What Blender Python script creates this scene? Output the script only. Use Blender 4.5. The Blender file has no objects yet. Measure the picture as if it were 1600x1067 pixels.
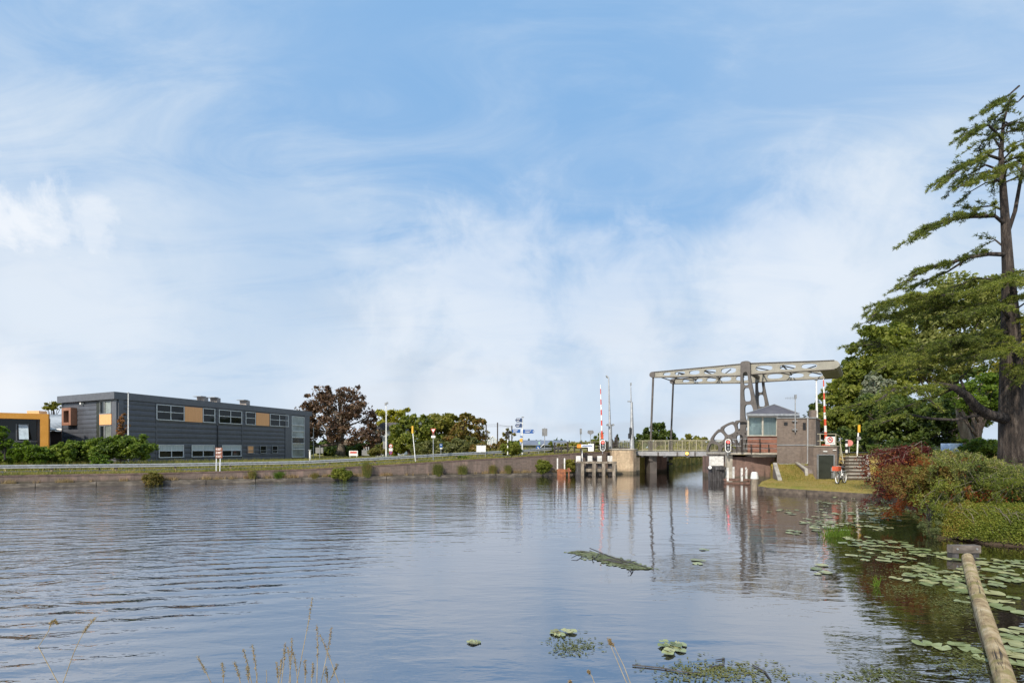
import bpy, math, random
import numpy as np
from mathutils import Vector, noise
from mathutils.geometry import delaunay_2d_cdt
random.seed(7); RNG = np.random.default_rng(11)
S = bpy.context.scene
COL = S.collection
R = math.radians
EYE = 2.5; F = 800.0; HY = 699.0

# ---------------- camera, sky, sun, exposure ----------------
cam = bpy.data.cameras.new('camera'); camo = bpy.data.objects.new('camera', cam); COL.objects.link(camo)
cam.lens = 18; cam.sensor_width = 36; cam.clip_end = 6000; cam.clip_start = 0.05
cam.shift_y = (HY - 533.5) / 1600
camo.location = (0, 0, EYE); camo.rotation_euler = (R(90), 0, 0)
S.camera = camo
S.view_settings.view_transform = 'Standard'; S.view_settings.look = 'None'
S.view_settings.gamma = 1; S.view_settings.exposure = 0.50
SUN_AZ = R(212); SUN_EL = R(36)         # azimuth clockwise from +Y
sd = Vector((math.sin(SUN_AZ) * math.cos(SUN_EL), math.cos(SUN_AZ) * math.cos(SUN_EL), math.sin(SUN_EL)))
sl = bpy.data.lights.new('sun', 'SUN'); sl.energy = 3.6; sl.angle = R(2.5); sl.color = (1, .91, .77)
so = bpy.data.objects.new('sun', sl); COL.objects.link(so)
so.rotation_euler = (-sd).to_track_quat('-Z', 'Y').to_euler()

W = bpy.data.worlds.new('World'); S.world = W; W.use_nodes = True
def build_world():
    nt = W.node_tree; N = nt.nodes; L = nt.links; N.clear()
    out = N.new('ShaderNodeOutputWorld'); bg = N.new('ShaderNodeBackground'); bg.inputs[1].default_value = 0.1
    L.new(bg.outputs[0], out.inputs[0])
    sky = N.new('ShaderNodeTexSky'); sky.sky_type = 'NISHITA'; sky.sun_disc = False
    sky.sun_elevation = SUN_EL; sky.sun_rotation = SUN_AZ; sky.air_density = 1.0; sky.dust_density = 0.6; sky.ozone_density = 1.6
    tc = N.new('ShaderNodeTexCoord'); gen = tc.outputs['Generated']
    def M(op, a, b=None, c=None, clamp=False):
        n = N.new('ShaderNodeMath'); n.operation = op; n.use_clamp = clamp
        for i, v in enumerate((a, b, c)):
            if v is None: continue
            if isinstance(v, (int, float)): n.inputs[i].default_value = v
            else: L.new(v, n.inputs[i])
        return n.outputs[0]
    sep = N.new('ShaderNodeSeparateXYZ'); L.new(gen, sep.inputs[0])
    X, Y, Z = sep.outputs
    Zc = M('MAXIMUM', Z, 0.0)
    def plane(k):       # cloud layer: direction projected on a plane overhead
        d = M('ADD', Zc, k)
        cb = N.new('ShaderNodeCombineXYZ'); L.new(M('DIVIDE', X, d), cb.inputs[0]); L.new(M('DIVIDE', Y, d), cb.inputs[1])
        return cb.outputs[0]
    def NZ(vec, scale, detail, rough, dist=0.0, sc=(1, 1, 1), rot=0, loc=(0, 0, 0)):
        mp = N.new('ShaderNodeMapping'); L.new(vec, mp.inputs[0]); mp.inputs['Scale'].default_value = sc
        mp.inputs['Rotation'].default_value = (0, 0, rot); mp.inputs['Location'].default_value = loc
        n = N.new('ShaderNodeTexNoise'); L.new(mp.outputs[0], n.inputs[0]); n.inputs['Scale'].default_value = scale
        n.inputs['Detail'].default_value = detail; n.inputs['Roughness'].default_value = rough; n.inputs['Distortion'].default_value = dist
        return n.outputs[0]
    def SS(v, a, b, lo=0.0, hi=1.0):
        n = N.new('ShaderNodeMapRange'); n.interpolation_type = 'SMOOTHSTEP'; L.new(v, n.inputs[0])
        n.inputs[1].default_value = a; n.inputs[2].default_value = b; n.inputs[3].default_value = lo; n.inputs[4].default_value = hi
        return n.outputs[0]
    p = plane(0.22)
    big = NZ(p, 0.75, 3, 0.5, 0.6, (1, 1.3, 1), 0.5, (1.7, 0.4, 0))
    wisp = NZ(p, 1.7, 7, 0.62, 1.1, (1.0, 2.2, 1), -0.5, (0.2, 2.4, 0))
    veil = M('ADD', M('MULTIPLY', big, 0.6), M('MULTIPLY', wisp, 0.55))
    hor = SS(Z, 0.02, 0.62, 0.27, 0.04)
    veil = SS(M('ADD', veil, hor), 0.49, 0.84)
    # blob: patch of sky round a direction
    def blob(x, y, r0, r1, nscale, namt):
        d = Vector(((x - 800) / F, 1, (HY - y) / F)).normalized()
        vm = N.new('ShaderNodeVectorMath'); vm.operation = 'DISTANCE'; L.new(gen, vm.inputs[0]); vm.inputs[1].default_value = d
        n = NZ(gen, nscale, 6, 0.6, 0.4)
        dd = M('ADD', vm.outputs['Value'], M('MULTIPLY', M('SUBTRACT', n, 0.5), namt))
        return SS(dd, r0, r1, 1.0, 0.0)
    blue = M('MAXIMUM', blob(905, 330, 0.05, 0.36, 3.0, 0.35), M('MAXIMUM', M('MULTIPLY', blob(760, 170, 0.0, 0.5, 3.0, .4), .6), M('MULTIPLY', blob(440, 400, 0.0, 0.30, 3.0, .4), .75)))
    veil = M('MULTIPLY', veil, M('SUBTRACT', 1.0, M('MULTIPLY', blue, 0.62)))
    pale = M('MULTIPLY', blob(250, 260, 0.05, 0.5, 2.5, 0.4), 0.12)
    pale = M('ADD', pale, M('MULTIPLY', blob(1440, 60, 0.05, 0.45, 2.5, 0.4), 0.25))
    veil = M('ADD', veil, pale, None, True)
    veil = M('MULTIPLY', veil, 0.90)
    puffs = None
    for (x, y, a, b, na, w) in ((22, 340, .0, .075, .20, .8), (52, 350, .0, .06, .2, .6), (150, 325, .0, .055, .17, .55), (140, 352, .0, .05, .17, .5), (95, 358, .0, .04, .1, .3), (560, 388, .0, .06, .06, .2),
                                (10, 612, .0, .14, .12, .8), (1120, 690, .02, .1, .05, .5), (730, 655, .05, .18, .1, .5), (1150, 560, .02, .13, .09, .25),
                                (760, 505, .06, .28, .5, .46), (960, 490, .04, .22, .4, .42), (1240, 430, .04, .22, .35, .5), (90, 470, .0, .26, .3, .4), (560, 640, .02, .2, .2, .4)):
        v = M('MULTIPLY', blob(x, y, a, b, 9.0 if b > .1 else 16.0, na), w)
        puffs = v if puffs is None else M('MAXIMUM', puffs, v)
    low = NZ(p, 1.1, 5, 0.55, 0.3, (1, 1, 1), 0.2, (4.2, 1.2, 0))
    grey = M('MULTIPLY', SS(low, 0.45, 0.66), SS(Z, 0.02, 0.36, 1.0, 0.0))
    def mix(a, b, f):
        n = N.new('ShaderNodeMix'); n.data_type = 'RGBA'
        if isinstance(f, float): n.inputs[0].default_value = f
        else: L.new(f, n.inputs[0])
        for i, v in ((6, a), (7, b)):
            if isinstance(v, tuple): n.inputs[i].default_value = v + (1,)
            else: L.new(v, n.inputs[i])
        return n.outputs[2]
    hs = N.new('ShaderNodeHueSaturation'); L.new(sky.outputs[0], hs.inputs['Color']); hs.inputs['Saturation'].default_value = 0.95; hs.inputs['Value'].default_value = 1.0
    base = mix(hs.outputs[0], (1.8, 3.45, 5.8), 0.92)
    base = mix(base, (3.7, 4.7, 5.9), SS(Z, 0.0, 0.46, 0.8, 0.05))
    c = mix(base, (4.55, 5.35, 6.3), veil)
    c = mix(c, (3.9, 4.35, 5.0), M('MULTIPLY', grey, 0.5))
    c = mix(c, (6.7, 6.9, 7.2), puffs)
    L.new(c, bg.inputs[0])
build_world()

# ---------------- helpers ----------------
def P(x, y, d): return Vector(((x - 800) / F * d, d, EYE + (HY - y) / F * d))
def G(x, y, z=0.0):
    d = (EYE - z) * F / (y - HY); return Vector(((x - 800) / F * d, d, z))
def px2z(y, d): return EYE + (HY - y) / F * d
def lin(r, g, b):
    f = lambda c: (c / 255 / 12.92) if c <= 10 else ((c / 255 + .055) / 1.055) ** 2.4
    return (f(r), f(g), f(b))

class MB:
    def __init__(s): s.v = []; s.f = []; s.sm = False
    def quad(s, a, b, c, d):
        n = len(s.v); s.v += [tuple(a), tuple(b), tuple(c), tuple(d)]; s.f.append((n, n + 1, n + 2, n + 3)); return s
    def poly(s, pts):
        n = len(s.v); s.v += [tuple(p) for p in pts]; s.f.append(tuple(range(n, n + len(pts)))); return s
    def box(s, c, dim, ax=None, bev=0.0):
        c = Vector(c); X, Y, Z = ax if ax else (Vector((1, 0, 0)), Vector((0, 1, 0)), Vector((0, 0, 1)))
        hx, hy, hz = dim[0] / 2, dim[1] / 2, dim[2] / 2
        if bev <= 0:
            n = len(s.v)
            for sx, sy, sz in ((-1, -1, -1), (1, -1, -1), (1, 1, -1), (-1, 1, -1), (-1, -1, 1), (1, -1, 1), (1, 1, 1), (-1, 1, 1)):
                s.v.append(tuple(c + X * sx * hx + Y * sy * hy + Z * sz * hz))
            for q in ((0, 3, 2, 1), (4, 5, 6, 7), (0, 1, 5, 4), (1, 2, 6, 5), (2, 3, 7, 6), (3, 0, 4, 7)): s.f.append(tuple(n + i for i in q))
            return s
        b = min(bev, hx * .9, hy * .9)
        pts = [(hx - b, hy), (hx, hy - b), (hx, -hy + b), (hx - b, -hy), (-hx + b, -hy), (-hx, -hy + b), (-hx, hy - b), (-hx + b, hy)][::-1]
        return s.prism([c + X * a + Y * e - Z * hz for a, e in pts], Z * 2 * hz)
    def prism(s, pts, vec):
        n = len(s.v); k = len(pts); vec = Vector(vec)
        s.v += [tuple(Vector(p)) for p in pts] + [tuple(Vector(p) + vec) for p in pts]
        s.f.append(tuple(range(n + k - 1, n - 1, -1))); s.f.append(tuple(range(n + k, n + 2 * k)))
        for i in range(k):
            j = (i + 1) % k; s.f.append((n + i, n + j, n + k + j, n + k + i))
        return s
    def tube(s, pts, rad, k=8, cap=True):
        pts = [Vector(p) for p in pts]
        if isinstance(rad, (int, float)): rad = [rad] * len(pts)
        n0 = len(s.v); up = None
        for i, p in enumerate(pts):
            t = (pts[min(i + 1, len(pts) - 1)] - pts[max(i - 1, 0)]).normalized()
            if up is None: up = t.orthogonal().normalized()
            up = (up - t * up.dot(t)); up = up.normalized() if up.length > 1e-6 else t.orthogonal().normalized()
            w = t.cross(up)
            for j in range(k):
                a = 2 * math.pi * j / k; s.v.append(tuple(p + (up * math.cos(a) + w * math.sin(a)) * rad[i]))
        for i in range(len(pts) - 1):
            for j in range(k):
                a = n0 + i * k + j; b = n0 + i * k + (j + 1) % k
                s.f.append((a, b, b + k, a + k))
        if cap:
            s.f.append(tuple(n0 + j for j in range(k))[::-1]); m = n0 + (len(pts) - 1) * k; s.f.append(tuple(m + j for j in range(k)))
        return s
    def disc(s, c, nrm, r, th, k=24, rz=1.0):
        nrm = Vector(nrm).normalized(); x = Vector((0, 0, 1)).cross(nrm).normalized(); z = nrm.cross(x)
        pts = [Vector(c) + x * r * math.cos(2 * math.pi * i / k) + z * r * rz * math.sin(2 * math.pi * i / k) for i in range(k)]
        return s.prism(pts, nrm * th)
    def ring(s, c, nrm, r0, r1, th, k=28):
        nrm = Vector(nrm).normalized(); x = Vector((0, 0, 1)).cross(nrm).normalized(); z = nrm.cross(x); n = len(s.v); c = Vector(c)
        for i in range(k):
            a = 2 * math.pi * i / k; d = x * math.cos(a) + z * math.sin(a)
            s.v += [tuple(c + d * r0), tuple(c + d * r1), tuple(c + d * r1 + nrm * th), tuple(c + d * r0 + nrm * th)]
        for i in range(k):
            j = (i + 1) % k
            for q in range(4):
                s.f.append((n + i * 4 + q, n + i * 4 + (q + 1) % 4, n + j * 4 + (q + 1) % 4, n + j * 4 + q))
        return s
    def hole_cell(s, Fn, hu, hv, ex=3.0, N=28):
        n = len(s.v)
        for i in range(N):
            a = 2 * math.pi * (i + .5) / N; ca, sa = math.cos(a), math.sin(a)
            m = max(abs(ca), abs(sa)); r = (abs(ca) ** ex + abs(sa) ** ex) ** (-1 / ex)
            o = (ca / m, sa / m); q = (ca * r * hu, sa * r * hv)
            for side in (0, 1):
                s.v += [tuple(Fn(o[0], o[1], side)), tuple(Fn(q[0], q[1], side))]
        for i in range(N):
            a = n + 4 * i; b = n + 4 * ((i + 1) % N)
            s.f += [(a, b, b + 1, a + 1), (a + 3, b + 3, b + 2, a + 2), (a + 1, b + 1, b + 3, a + 3), (a + 2, b + 2, b, a)]
        return s
    def solid_cell(s, Fn):
        n = len(s.v)
        for side in (0, 1):
            for u, v in ((-1, -1), (1, -1), (1, 1), (-1, 1)): s.v.append(tuple(Fn(u, v, side)))
        for q in ((0, 3, 2, 1), (4, 5, 6, 7), (0, 1, 5, 4), (1, 2, 6, 5), (2, 3, 7, 6), (3, 0, 4, 7)): s.f.append(tuple(n + i for i in q))
        return s

def mesh_from(name, v, f, off=(0, 0, 0), m=None, smooth=False):
    me = bpy.data.meshes.new(name); o = Vector(off)
    if isinstance(v, np.ndarray): v = (v - np.array(off)).tolist()
    else: v = [(a[0] - o[0], a[1] - o[1], a[2] - o[2]) for a in v]
    me.from_pydata(v, [], f if not isinstance(f, np.ndarray) else f.tolist()); me.update()
    if m: me.materials.append(m)
    if smooth:
        for p in me.polygons: p.use_smooth = True
    return me
def wloc(o):
    v = Vector((0, 0, 0))
    while o is not None: v += o.location; o = o.parent
    return v
def tag(o, label=None, cat=None, group=None, kind=None):
    if label: o['label'] = label
    if cat: o['category'] = cat
    if group: o['group'] = group
    if kind: o['kind'] = kind
    return o
def thing(name, label, cat, loc, group=None):
    o = bpy.data.objects.new(name, None); COL.objects.link(o); o.location = loc; o.empty_display_size = .2
    return tag(o, label, cat, group)
def part(name, mb, m, parent, smooth=False, label=None):
    me = mesh_from(name, mb.v, mb.f, wloc(parent), m, smooth or mb.sm)
    o = bpy.data.objects.new(name, me); COL.objects.link(o); o.parent = parent
    if label: o['label'] = label
    return o
def single(name, label, cat, mb, m, loc, group=None, smooth=False):
    me = mesh_from(name, mb.v, mb.f, loc, m, smooth)
    o = bpy.data.objects.new(name, me); COL.objects.link(o); o.location = loc
    return tag(o, label, cat, group)
def struct(name, mb, m, smooth=False, kind='structure'):
    me = mesh_from(name, mb.v, mb.f, (0, 0, 0), m, smooth)
    o = bpy.data.objects.new(name, me); COL.objects.link(o); o['kind'] = kind; return o
def copy_tree(o, parent=None):
    c = o.copy(); COL.objects.link(c); c.parent = parent
    for ch in list(o.children): copy_tree(ch, c)
    return c

# ---------------- materials ----------------
MATS = {}
class NB:
    def __init__(s, name):
        s.m = bpy.data.materials.new(name); s.m.use_nodes = True; s.nt = s.m.node_tree; s.N = s.nt.nodes; s.L = s.nt.links
        s.b = s.N['Principled BSDF']; MATS[name] = s.m
    def set(s, k, v):
        if isinstance(v, (int, float)): s.b.inputs[k].default_value = v
        elif isinstance(v, tuple): s.b.inputs[k].default_value = v + (1,)
        else: s.L.new(v, s.b.inputs[k])
    def coord(s, kind='pos'):
        if kind == 'pos': return s.N.new('ShaderNodeNewGeometry').outputs['Position']
        return s.N.new('ShaderNodeTexCoord').outputs[kind]
    def noise(s, vec, scale, detail=4, rough=.55, sc=(1, 1, 1), dist=0, col=False, rot=(0, 0, 0)):
        mp = s.N.new('ShaderNodeMapping'); s.L.new(vec, mp.inputs[0]); mp.inputs['Scale'].default_value = sc; mp.inputs['Rotation'].default_value = rot
        n = s.N.new('ShaderNodeTexNoise'); s.L.new(mp.outputs[0], n.inputs[0])
        n.inputs['Scale'].default_value = scale; n.inputs['Detail'].default_value = detail; n.inputs['Roughness'].default_value = rough; n.inputs['Distortion'].default_value = dist
        return n.outputs[1 if col else 0]
    def ramp(s, f, stops):
        r = s.N.new('ShaderNodeValToRGB'); s.L.new(f, r.inputs[0]); e = r.color_ramp.elements
        while len(e) < len(stops): e.new(0.5)
        for i, (p, c) in enumerate(stops):
            e[i].position = p; e[i].color = c + (1,) if len(c) == 3 else c
        return r.outputs[0]
    def mix(s, a, b, f, mode='MIX'):
        n = s.N.new('ShaderNodeMix'); n.data_type = 'RGBA'; n.blend_type = mode
        for i, v in ((0, f), (6, a), (7, b)):
            if isinstance(v, (int, float)): n.inputs[i].default_value = v
            elif isinstance(v, tuple): n.inputs[i].default_value = v + (1,)
            else: s.L.new(v, n.inputs[i])
        return n.outputs[2]
    def math(s, op, a, b=0.0, clamp=False):
        n = s.N.new('ShaderNodeMath'); n.operation = op; n.use_clamp = clamp
        for i, v in ((0, a), (1, b)):
            if isinstance(v, (int, float)): n.inputs[i].default_value = v
            else: s.L.new(v, n.inputs[i])
        return n.outputs[0]
    def ss(s, v, a, b, lo=0.0, hi=1.0):
        n = s.N.new('ShaderNodeMapRange'); n.interpolation_type = 'SMOOTHSTEP'; s.L.new(v, n.inputs[0])
        for i, q in enumerate((a, b, lo, hi)): n.inputs[i + 1].default_value = q
        return n.outputs[0]
    def bump(s, h, strength=.3, dist=.02, nrm=None):
        n = s.N.new('ShaderNodeBump'); n.inputs['Strength'].default_value = strength; n.inputs['Distance'].default_value = dist; s.L.new(h, n.inputs['Height'])
        if nrm: s.L.new(nrm, n.inputs['Normal'])
        return n.outputs[0]
    def wallvec(s):   # (distance along the wall, height)
        g = s.N.new('ShaderNodeNewGeometry')
        c = s.N.new('ShaderNodeVectorMath'); c.operation = 'CROSS_PRODUCT'; c.inputs[0].default_value = (0, 0, 1); s.L.new(g.outputs['True Normal'], c.inputs[1])
        nn = s.N.new('ShaderNodeVectorMath'); nn.operation = 'NORMALIZE'; s.L.new(c.outputs[0], nn.inputs[0])
        d = s.N.new('ShaderNodeVectorMath'); d.operation = 'DOT_PRODUCT'; s.L.new(nn.outputs[0], d.inputs[0]); s.L.new(g.outputs['Position'], d.inputs[1])
        sp = s.N.new('ShaderNodeSeparateXYZ'); s.L.new(g.outputs['Position'], sp.inputs[0])
        cb = s.N.new('ShaderNodeCombineXYZ'); s.L.new(d.outputs['Value'], cb.inputs[0]); s.L.new(sp.outputs[2], cb.inputs[1])
        return cb.outputs[0], sp.outputs[2]

def surf(name, c1, c2=None, c3=None, rough=.6, metal=0.0, scale=3.0, bump=.15, bdist=.01, fine=25.0, spec=.5, sc=(1, 1, 1)):
    b = NB(name); v = b.coord()
    c2 = c2 or tuple(x * .72 for x in c1); c3 = c3 or tuple(min(1, x * 1.2) for x in c1)
    n = b.noise(v, scale, 5, .6, sc); f = b.noise(v, fine, 3, .6, sc)
    col = b.ramp(n, [(.3, c2), (.5, c1), (.72, c3)])
    col = b.mix(col, b.ramp(f, [(.35, (.75, .75, .75)), (.65, (1.15, 1.15, 1.15))]), .45, 'MULTIPLY')
    b.set('Base Color', col); b.set('Metallic', metal); b.set('Specular IOR Level', spec)
    b.set('Roughness', b.math('ADD', b.math('MULTIPLY', n, .25), rough - .12))
    if bump: b.set('Normal', b.bump(f, bump, bdist))
    return b.m
def brick(name, c1, c2, mortar, bw=.22, bh=.065, stain=(.05, .04, .03), stain_amt=.5, rowlit=None):
    b = NB(name); v, z = b.wallvec()
    t = b.N.new('ShaderNodeTexBrick'); b.L.new(v, t.inputs[0]); t.inputs['Scale'].default_value = 1
    t.inputs['Brick Width'].default_value = bw; t.inputs['Row Height'].default_value = bh; t.inputs['Mortar Size'].default_value = .006
    t.inputs['Mortar Smooth'].default_value = .2; t.inputs['Bias'].default_value = -.1
    t.inputs['Color1'].default_value = c1 + (1,); t.inputs['Color2'].default_value = c2 + (1,); t.inputs['Mortar'].default_value = mortar + (1,)
    p = b.coord(); n = b.noise(p, .9, 6, .65); n2 = b.noise(p, 2.2, 5, .6, (1, 1, .18)); n3 = b.noise(v, 5.0, 2, .7)
    col = b.mix(t.outputs[0], b.ramp(n, [(.3, tuple(x * .6 for x in c1)), (.65, tuple(min(1, x * 1.5) for x in c2))]), .4)
    col = b.mix(col, b.ramp(n3, [(.3, (.7, .68, .66)), (.7, (1.25, 1.2, 1.2))]), .6, 'MULTIPLY')
    col = b.mix(col, stain, b.math('MULTIPLY', b.ss(n2, .5, .68), stain_amt))
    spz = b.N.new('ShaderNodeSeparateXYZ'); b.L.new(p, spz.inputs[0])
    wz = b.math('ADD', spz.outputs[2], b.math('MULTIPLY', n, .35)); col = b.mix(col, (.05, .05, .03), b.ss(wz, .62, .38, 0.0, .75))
    st = b.ss(b.noise(v, 1.4, 4, .7, (1.6, .12, 1)), .52, .70); col = b.mix(col, (.06, .045, .04), b.math('MULTIPLY', st, .6))
    b.set('Base Color', col); b.set('Roughness', .88)
    b.set('Normal', b.bump(b.math('MULTIPLY', t.outputs['Fac'], -1.0), .5, .01)); return b.m
def leafmat(name, cols, trans=.45, rough=.5, yel=None):
    b = NB(name); g = b.N.new('ShaderNodeNewGeometry')
    n = b.noise(g.outputs['Position'], .55, 3, .6)
    f = b.math('ADD', b.math('MULTIPLY', g.outputs['Random Per Island'], .55), b.math('MULTIPLY', b.ss(n, .3, .7), .45))
    k = len(cols); col = b.ramp(f, [(.12 + .76 * i / (k - 1), c) for i, c in enumerate(cols)])
    b.set('Base Color', col); b.set('Roughness', rough); b.set('Specular IOR Level', .3)
    trans = min(.6, trans * 1.35); t = b.N.new('ShaderNodeBsdfTranslucent'); b.L.new(b.mix(col, (1.1, 1.25, .5), .5, 'MULTIPLY'), t.inputs[0])
    mx = b.N.new('ShaderNodeMixShader'); mx.inputs[0].default_value = trans
    o = b.N['Material Output']; b.L.new(b.b.outputs[0], mx.inputs[1]); b.L.new(t.outputs[0], mx.inputs[2]); b.L.new(mx.outputs[0], o.inputs[0])
    return b.m
def glow(name, c, s):
    b = NB(name); b.set('Base Color', c); b.set('Emission Color', c); b.set('Emission Strength', s); return b.m
def stripes(name, ca, cb, period, axis=2, phase=0.0, rough=.45):
    b = NB(name); p = b.coord('Object'); sp = b.N.new('ShaderNodeSeparateXYZ'); b.L.new(p, sp.inputs[0])
    m = b.math('FRACT', b.math('ADD', b.math('DIVIDE', sp.outputs[axis], period), phase))
    col = b.mix(ca, cb, b.math('GREATER_THAN', m, .5)); n = b.noise(p, 6, 4); col = b.mix(col, b.ramp(n, [(.3, (.8, .8, .78)), (.7, (1.05, 1.05, 1.05))]), .6, 'MULTIPLY')
    b.set('Base Color', col); b.set('Roughness', rough); return b.m

m_white = surf('white_paint', (.78, .78, .76), rough=.5, scale=4, bump=.05)
m_whitewood = surf('weathered_white_paint', (.62, .61, .58), (.40, .38, .35), (.72, .71, .69), rough=.6, scale=5)
m_galv = surf('galvanised_steel', (.40, .41, .42), rough=.45, metal=.5, scale=5, bump=.05)
m_grey = surf('grey_metal', (.28, .29, .30), rough=.5, metal=.3)
m_black = surf('black_paint', (.018, .018, .02), rough=.5)
m_darkpost = surf('dark_brown_paint', (.035, .026, .022), rough=.55)
m_olive = surf('beige_bridge_paint', (.265, .252, .21), (.23, .22, .185), (.30, .285, .24), rough=.45, scale=2, bump=.03)
m_oliveedge = surf('beam_edge_brown', (.12, .10, .085), rough=.5)
m_brownst = surf('brown_bridge_paint', (.085, .074, .068), (.065, .055, .05), (.11, .095, .085), rough=.48, scale=2, bump=.03)
m_concrete = surf('concrete', (.34, .31, .26), (.2, .18, .15), (.45, .42, .36), rough=.85, scale=2.5, bump=.3)
m_ledge = surf('stained_concrete', (.095, .08, .065), (.05, .042, .034), (.22, .19, .155), rough=.9, scale=1.6, bump=.4, sc=(1, 1, 3))
m_timber = surf('weathered_timber', (.20, .165, .125), (.11, .09, .07), (.34, .30, .25), rough=.85, scale=5, fine=40, bump=.5, sc=(1, 1, .3))
m_dtimber = surf('dark_wet_timber', (.05, .045, .045), (.02, .02, .022), (.12, .12, .13), rough=.7, scale=5, bump=.4, sc=(1, 1, .3))
m_rust = surf('rusty_steel', (.24, .085, .04), (.12, .05, .03), (.38, .15, .06), rough=.85, scale=7, bump=.4)
m_rustw = surf('brown_steel', (.13, .07, .05), (.07, .045, .035), (.22, .13, .1), rough=.8, scale=6)
m_bark = surf('bark', (.055, .042, .036), (.014, .011, .01), (.17, .14, .12), rough=.95, scale=8, fine=26, bump=1.0, bdist=.14, sc=(1, 1, .16))
m_bark2 = surf('pale_bark', (.16, .13, .10), (.07, .055, .045), (.28, .24, .19), rough=.95, scale=4, bump=.8, bdist=.03, sc=(1, 1, .3))
m_clad = surf('anthracite_cladding', (.088, .094, .112), (.076, .082, .098), (.10, .107, .127), rough=.38, scale=.5, bump=.0, fine=3, metal=.15)
m_clad2 = surf('anthracite_trim', (.12, .126, .145), (.11, .115, .132), (.13, .137, .157), rough=.42, scale=.5, bump=.0, fine=3, metal=.15)
m_orange = surf('orange_panel', (.60, .27, .035), (.55, .24, .03), (.64, .30, .05), rough=.5, scale=1)
m_woodpan = surf('wood_panel', (.86, .42, .18), (.8, .39, .16), (.9, .47, .22), rough=.5, scale=2, fine=18, sc=(6, 6, .3), bump=.05)
m_copper = surf('copper_brown_panel', (.28, .13, .08), (.23, .105, .06), (.34, .165, .1), rough=.5, scale=2)
m_roofgrey = surf('ribbed_grey_roof', (.40, .42, .43), rough=.6, scale=.7, bump=0)
m_slate = surf('slate_roof', (.095, .09, .105), (.07, .066, .078), (.13, .125, .14), rough=.7, scale=2, fine=12, bump=.3)
m_bluegrey = surf('blue_grey_roof', (.17, .19, .24), rough=.6, scale=.5, bump=0)
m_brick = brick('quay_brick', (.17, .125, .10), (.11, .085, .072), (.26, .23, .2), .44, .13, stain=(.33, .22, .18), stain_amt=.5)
m_brickq = m_brick
m_brickh = brick('house_brick', (.205, .16, .13), (.135, .108, .092), (.27, .24, .21), .22, .075, stain=(.1, .08, .07), stain_amt=.3)
m_brickr = brick('red_brick', (.31, .14, .095), (.23, .10, .07), (.3, .22, .18), .22, .075, stain=(.16, .07, .05), stain_amt=.3)
m_brickw = brick('abutment_brick', (.20, .12, .095), (.135, .085, .07), (.26, .22, .2), .22, .075, stain=(.05, .035, .03), stain_amt=.75)
m_stone = brick('sandstone_blocks', (.56, .45, .30), (.42, .31, .2), (.2, .16, .12), .95, .5, stain=(.16, .1, .07), stain_amt=.5)
m_road = surf('asphalt', (.06, .06, .062), rough=.9, scale=2)
m_soil = surf('dark_soil', (.06, .045, .032), (.035, .026, .02), (.1, .075, .05), rough=.95, scale=3, bump=.6)
m_blue = surf('blue_sign', (.02, .09, .30), rough=.4, bump=0)
m_navy = surf('navy_sign', (.025, .05, .13), rough=.4, bump=0)
m_brownsign = surf('brown_sign', (.20, .06, .025), rough=.45, bump=0)
m_yellow = surf('yellow_sign', (.75, .40, .03), rough=.45, bump=0)
m_red = surf('red_paint', (.55, .05, .04), rough=.45, bump=0)
m_redor = surf('red_orange_paint', (.62, .11, .045), rough=.45, bump=0)
m_signback = surf('grey_sign_back', (.22, .22, .22), rough=.5, metal=.2, bump=0)
m_redlight = glow('red_lamp_lit', (1.0, .06, .05), 4.0)
m_orlight = glow('orange_lamp_lit', (1.0, .42, .06), 3.0)
m_curtain = surf('pale_blind', (.46, .50, .50), (.36, .40, .41), (.56, .58, .58), rough=.8, scale=3, sc=(4, 4, .2))
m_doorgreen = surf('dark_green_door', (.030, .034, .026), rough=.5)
def glass(name, c, rough=.06, spec=.8):
    b = NB(name); n = b.noise(b.coord(), .8, 3); b.set('Base Color', b.ramp(n, [(.35, c), (.65, tuple(x * 1.9 for x in c))])); b.set('Roughness', rough); b.set('Specular IOR Level', spec); return b.m
m_glass = glass('dark_window_glass', (.008, .010, .011), .05, .35)
m_glassb = glass('pale_window_glass', (.16, .18, .17), .08)
def clear(name):
    b = NB(name); b.set('Base Color', (.8, .9, .92)); b.set('Roughness', .02); b.set('Transmission Weight', 1.0); b.set('IOR', 1.1); return b.m
# grass ground
def grassmat(name, a, bcol, c, d=None):
    b = NB(name); p = b.coord(); n = b.noise(p, .45, 5, .6); n2 = b.noise(p, 2.2, 5, .7); n3 = b.noise(p, 22, 3, .7)
    col = b.ramp(n, [(.35, a), (.5, bcol), (.66, c)]); col = b.mix(col, d or a, b.math('MULTIPLY', b.ss(n2, .45, .65), .6))
    col = b.mix(col, b.ramp(n3, [(.3, (.6, .6, .55)), (.7, (1.3, 1.3, 1.2))]), .8, 'MULTIPLY')
    b.set('Base Color', col); b.set('Roughness', .95); b.set('Specular IOR Level', .15); b.set('Normal', b.bump(n3, .8, .05)); return b.m
m_lawn = grassmat('dry_lawn', (.36, .25, .095), (.30, .235, .07), (.22, .22, .045), (.40, .27, .11))
def bare_soil(m):
    nt = m.node_tree; N = nt.nodes; g = N.new('ShaderNodeNewGeometry'); sp = N.new('ShaderNodeSeparateXYZ'); nt.links.new(g.outputs['Position'], sp.inputs[0])
    r = N.new('ShaderNodeMapRange'); nt.links.new(sp.outputs[1], r.inputs[0]); r.inputs[1].default_value = 21; r.inputs[2].default_value = 19
    mx = N.new('ShaderNodeMix'); mx.data_type = 'RGBA'; nt.links.new(r.outputs[0], mx.inputs[0]); b = N['Principled BSDF']; nt.links.new(b.inputs['Base Color'].links[0].from_socket, mx.inputs[6]); mx.inputs[7].default_value = (.07, .052, .038, 1); nt.links.new(mx.outputs[2], b.inputs['Base Color'])
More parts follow.
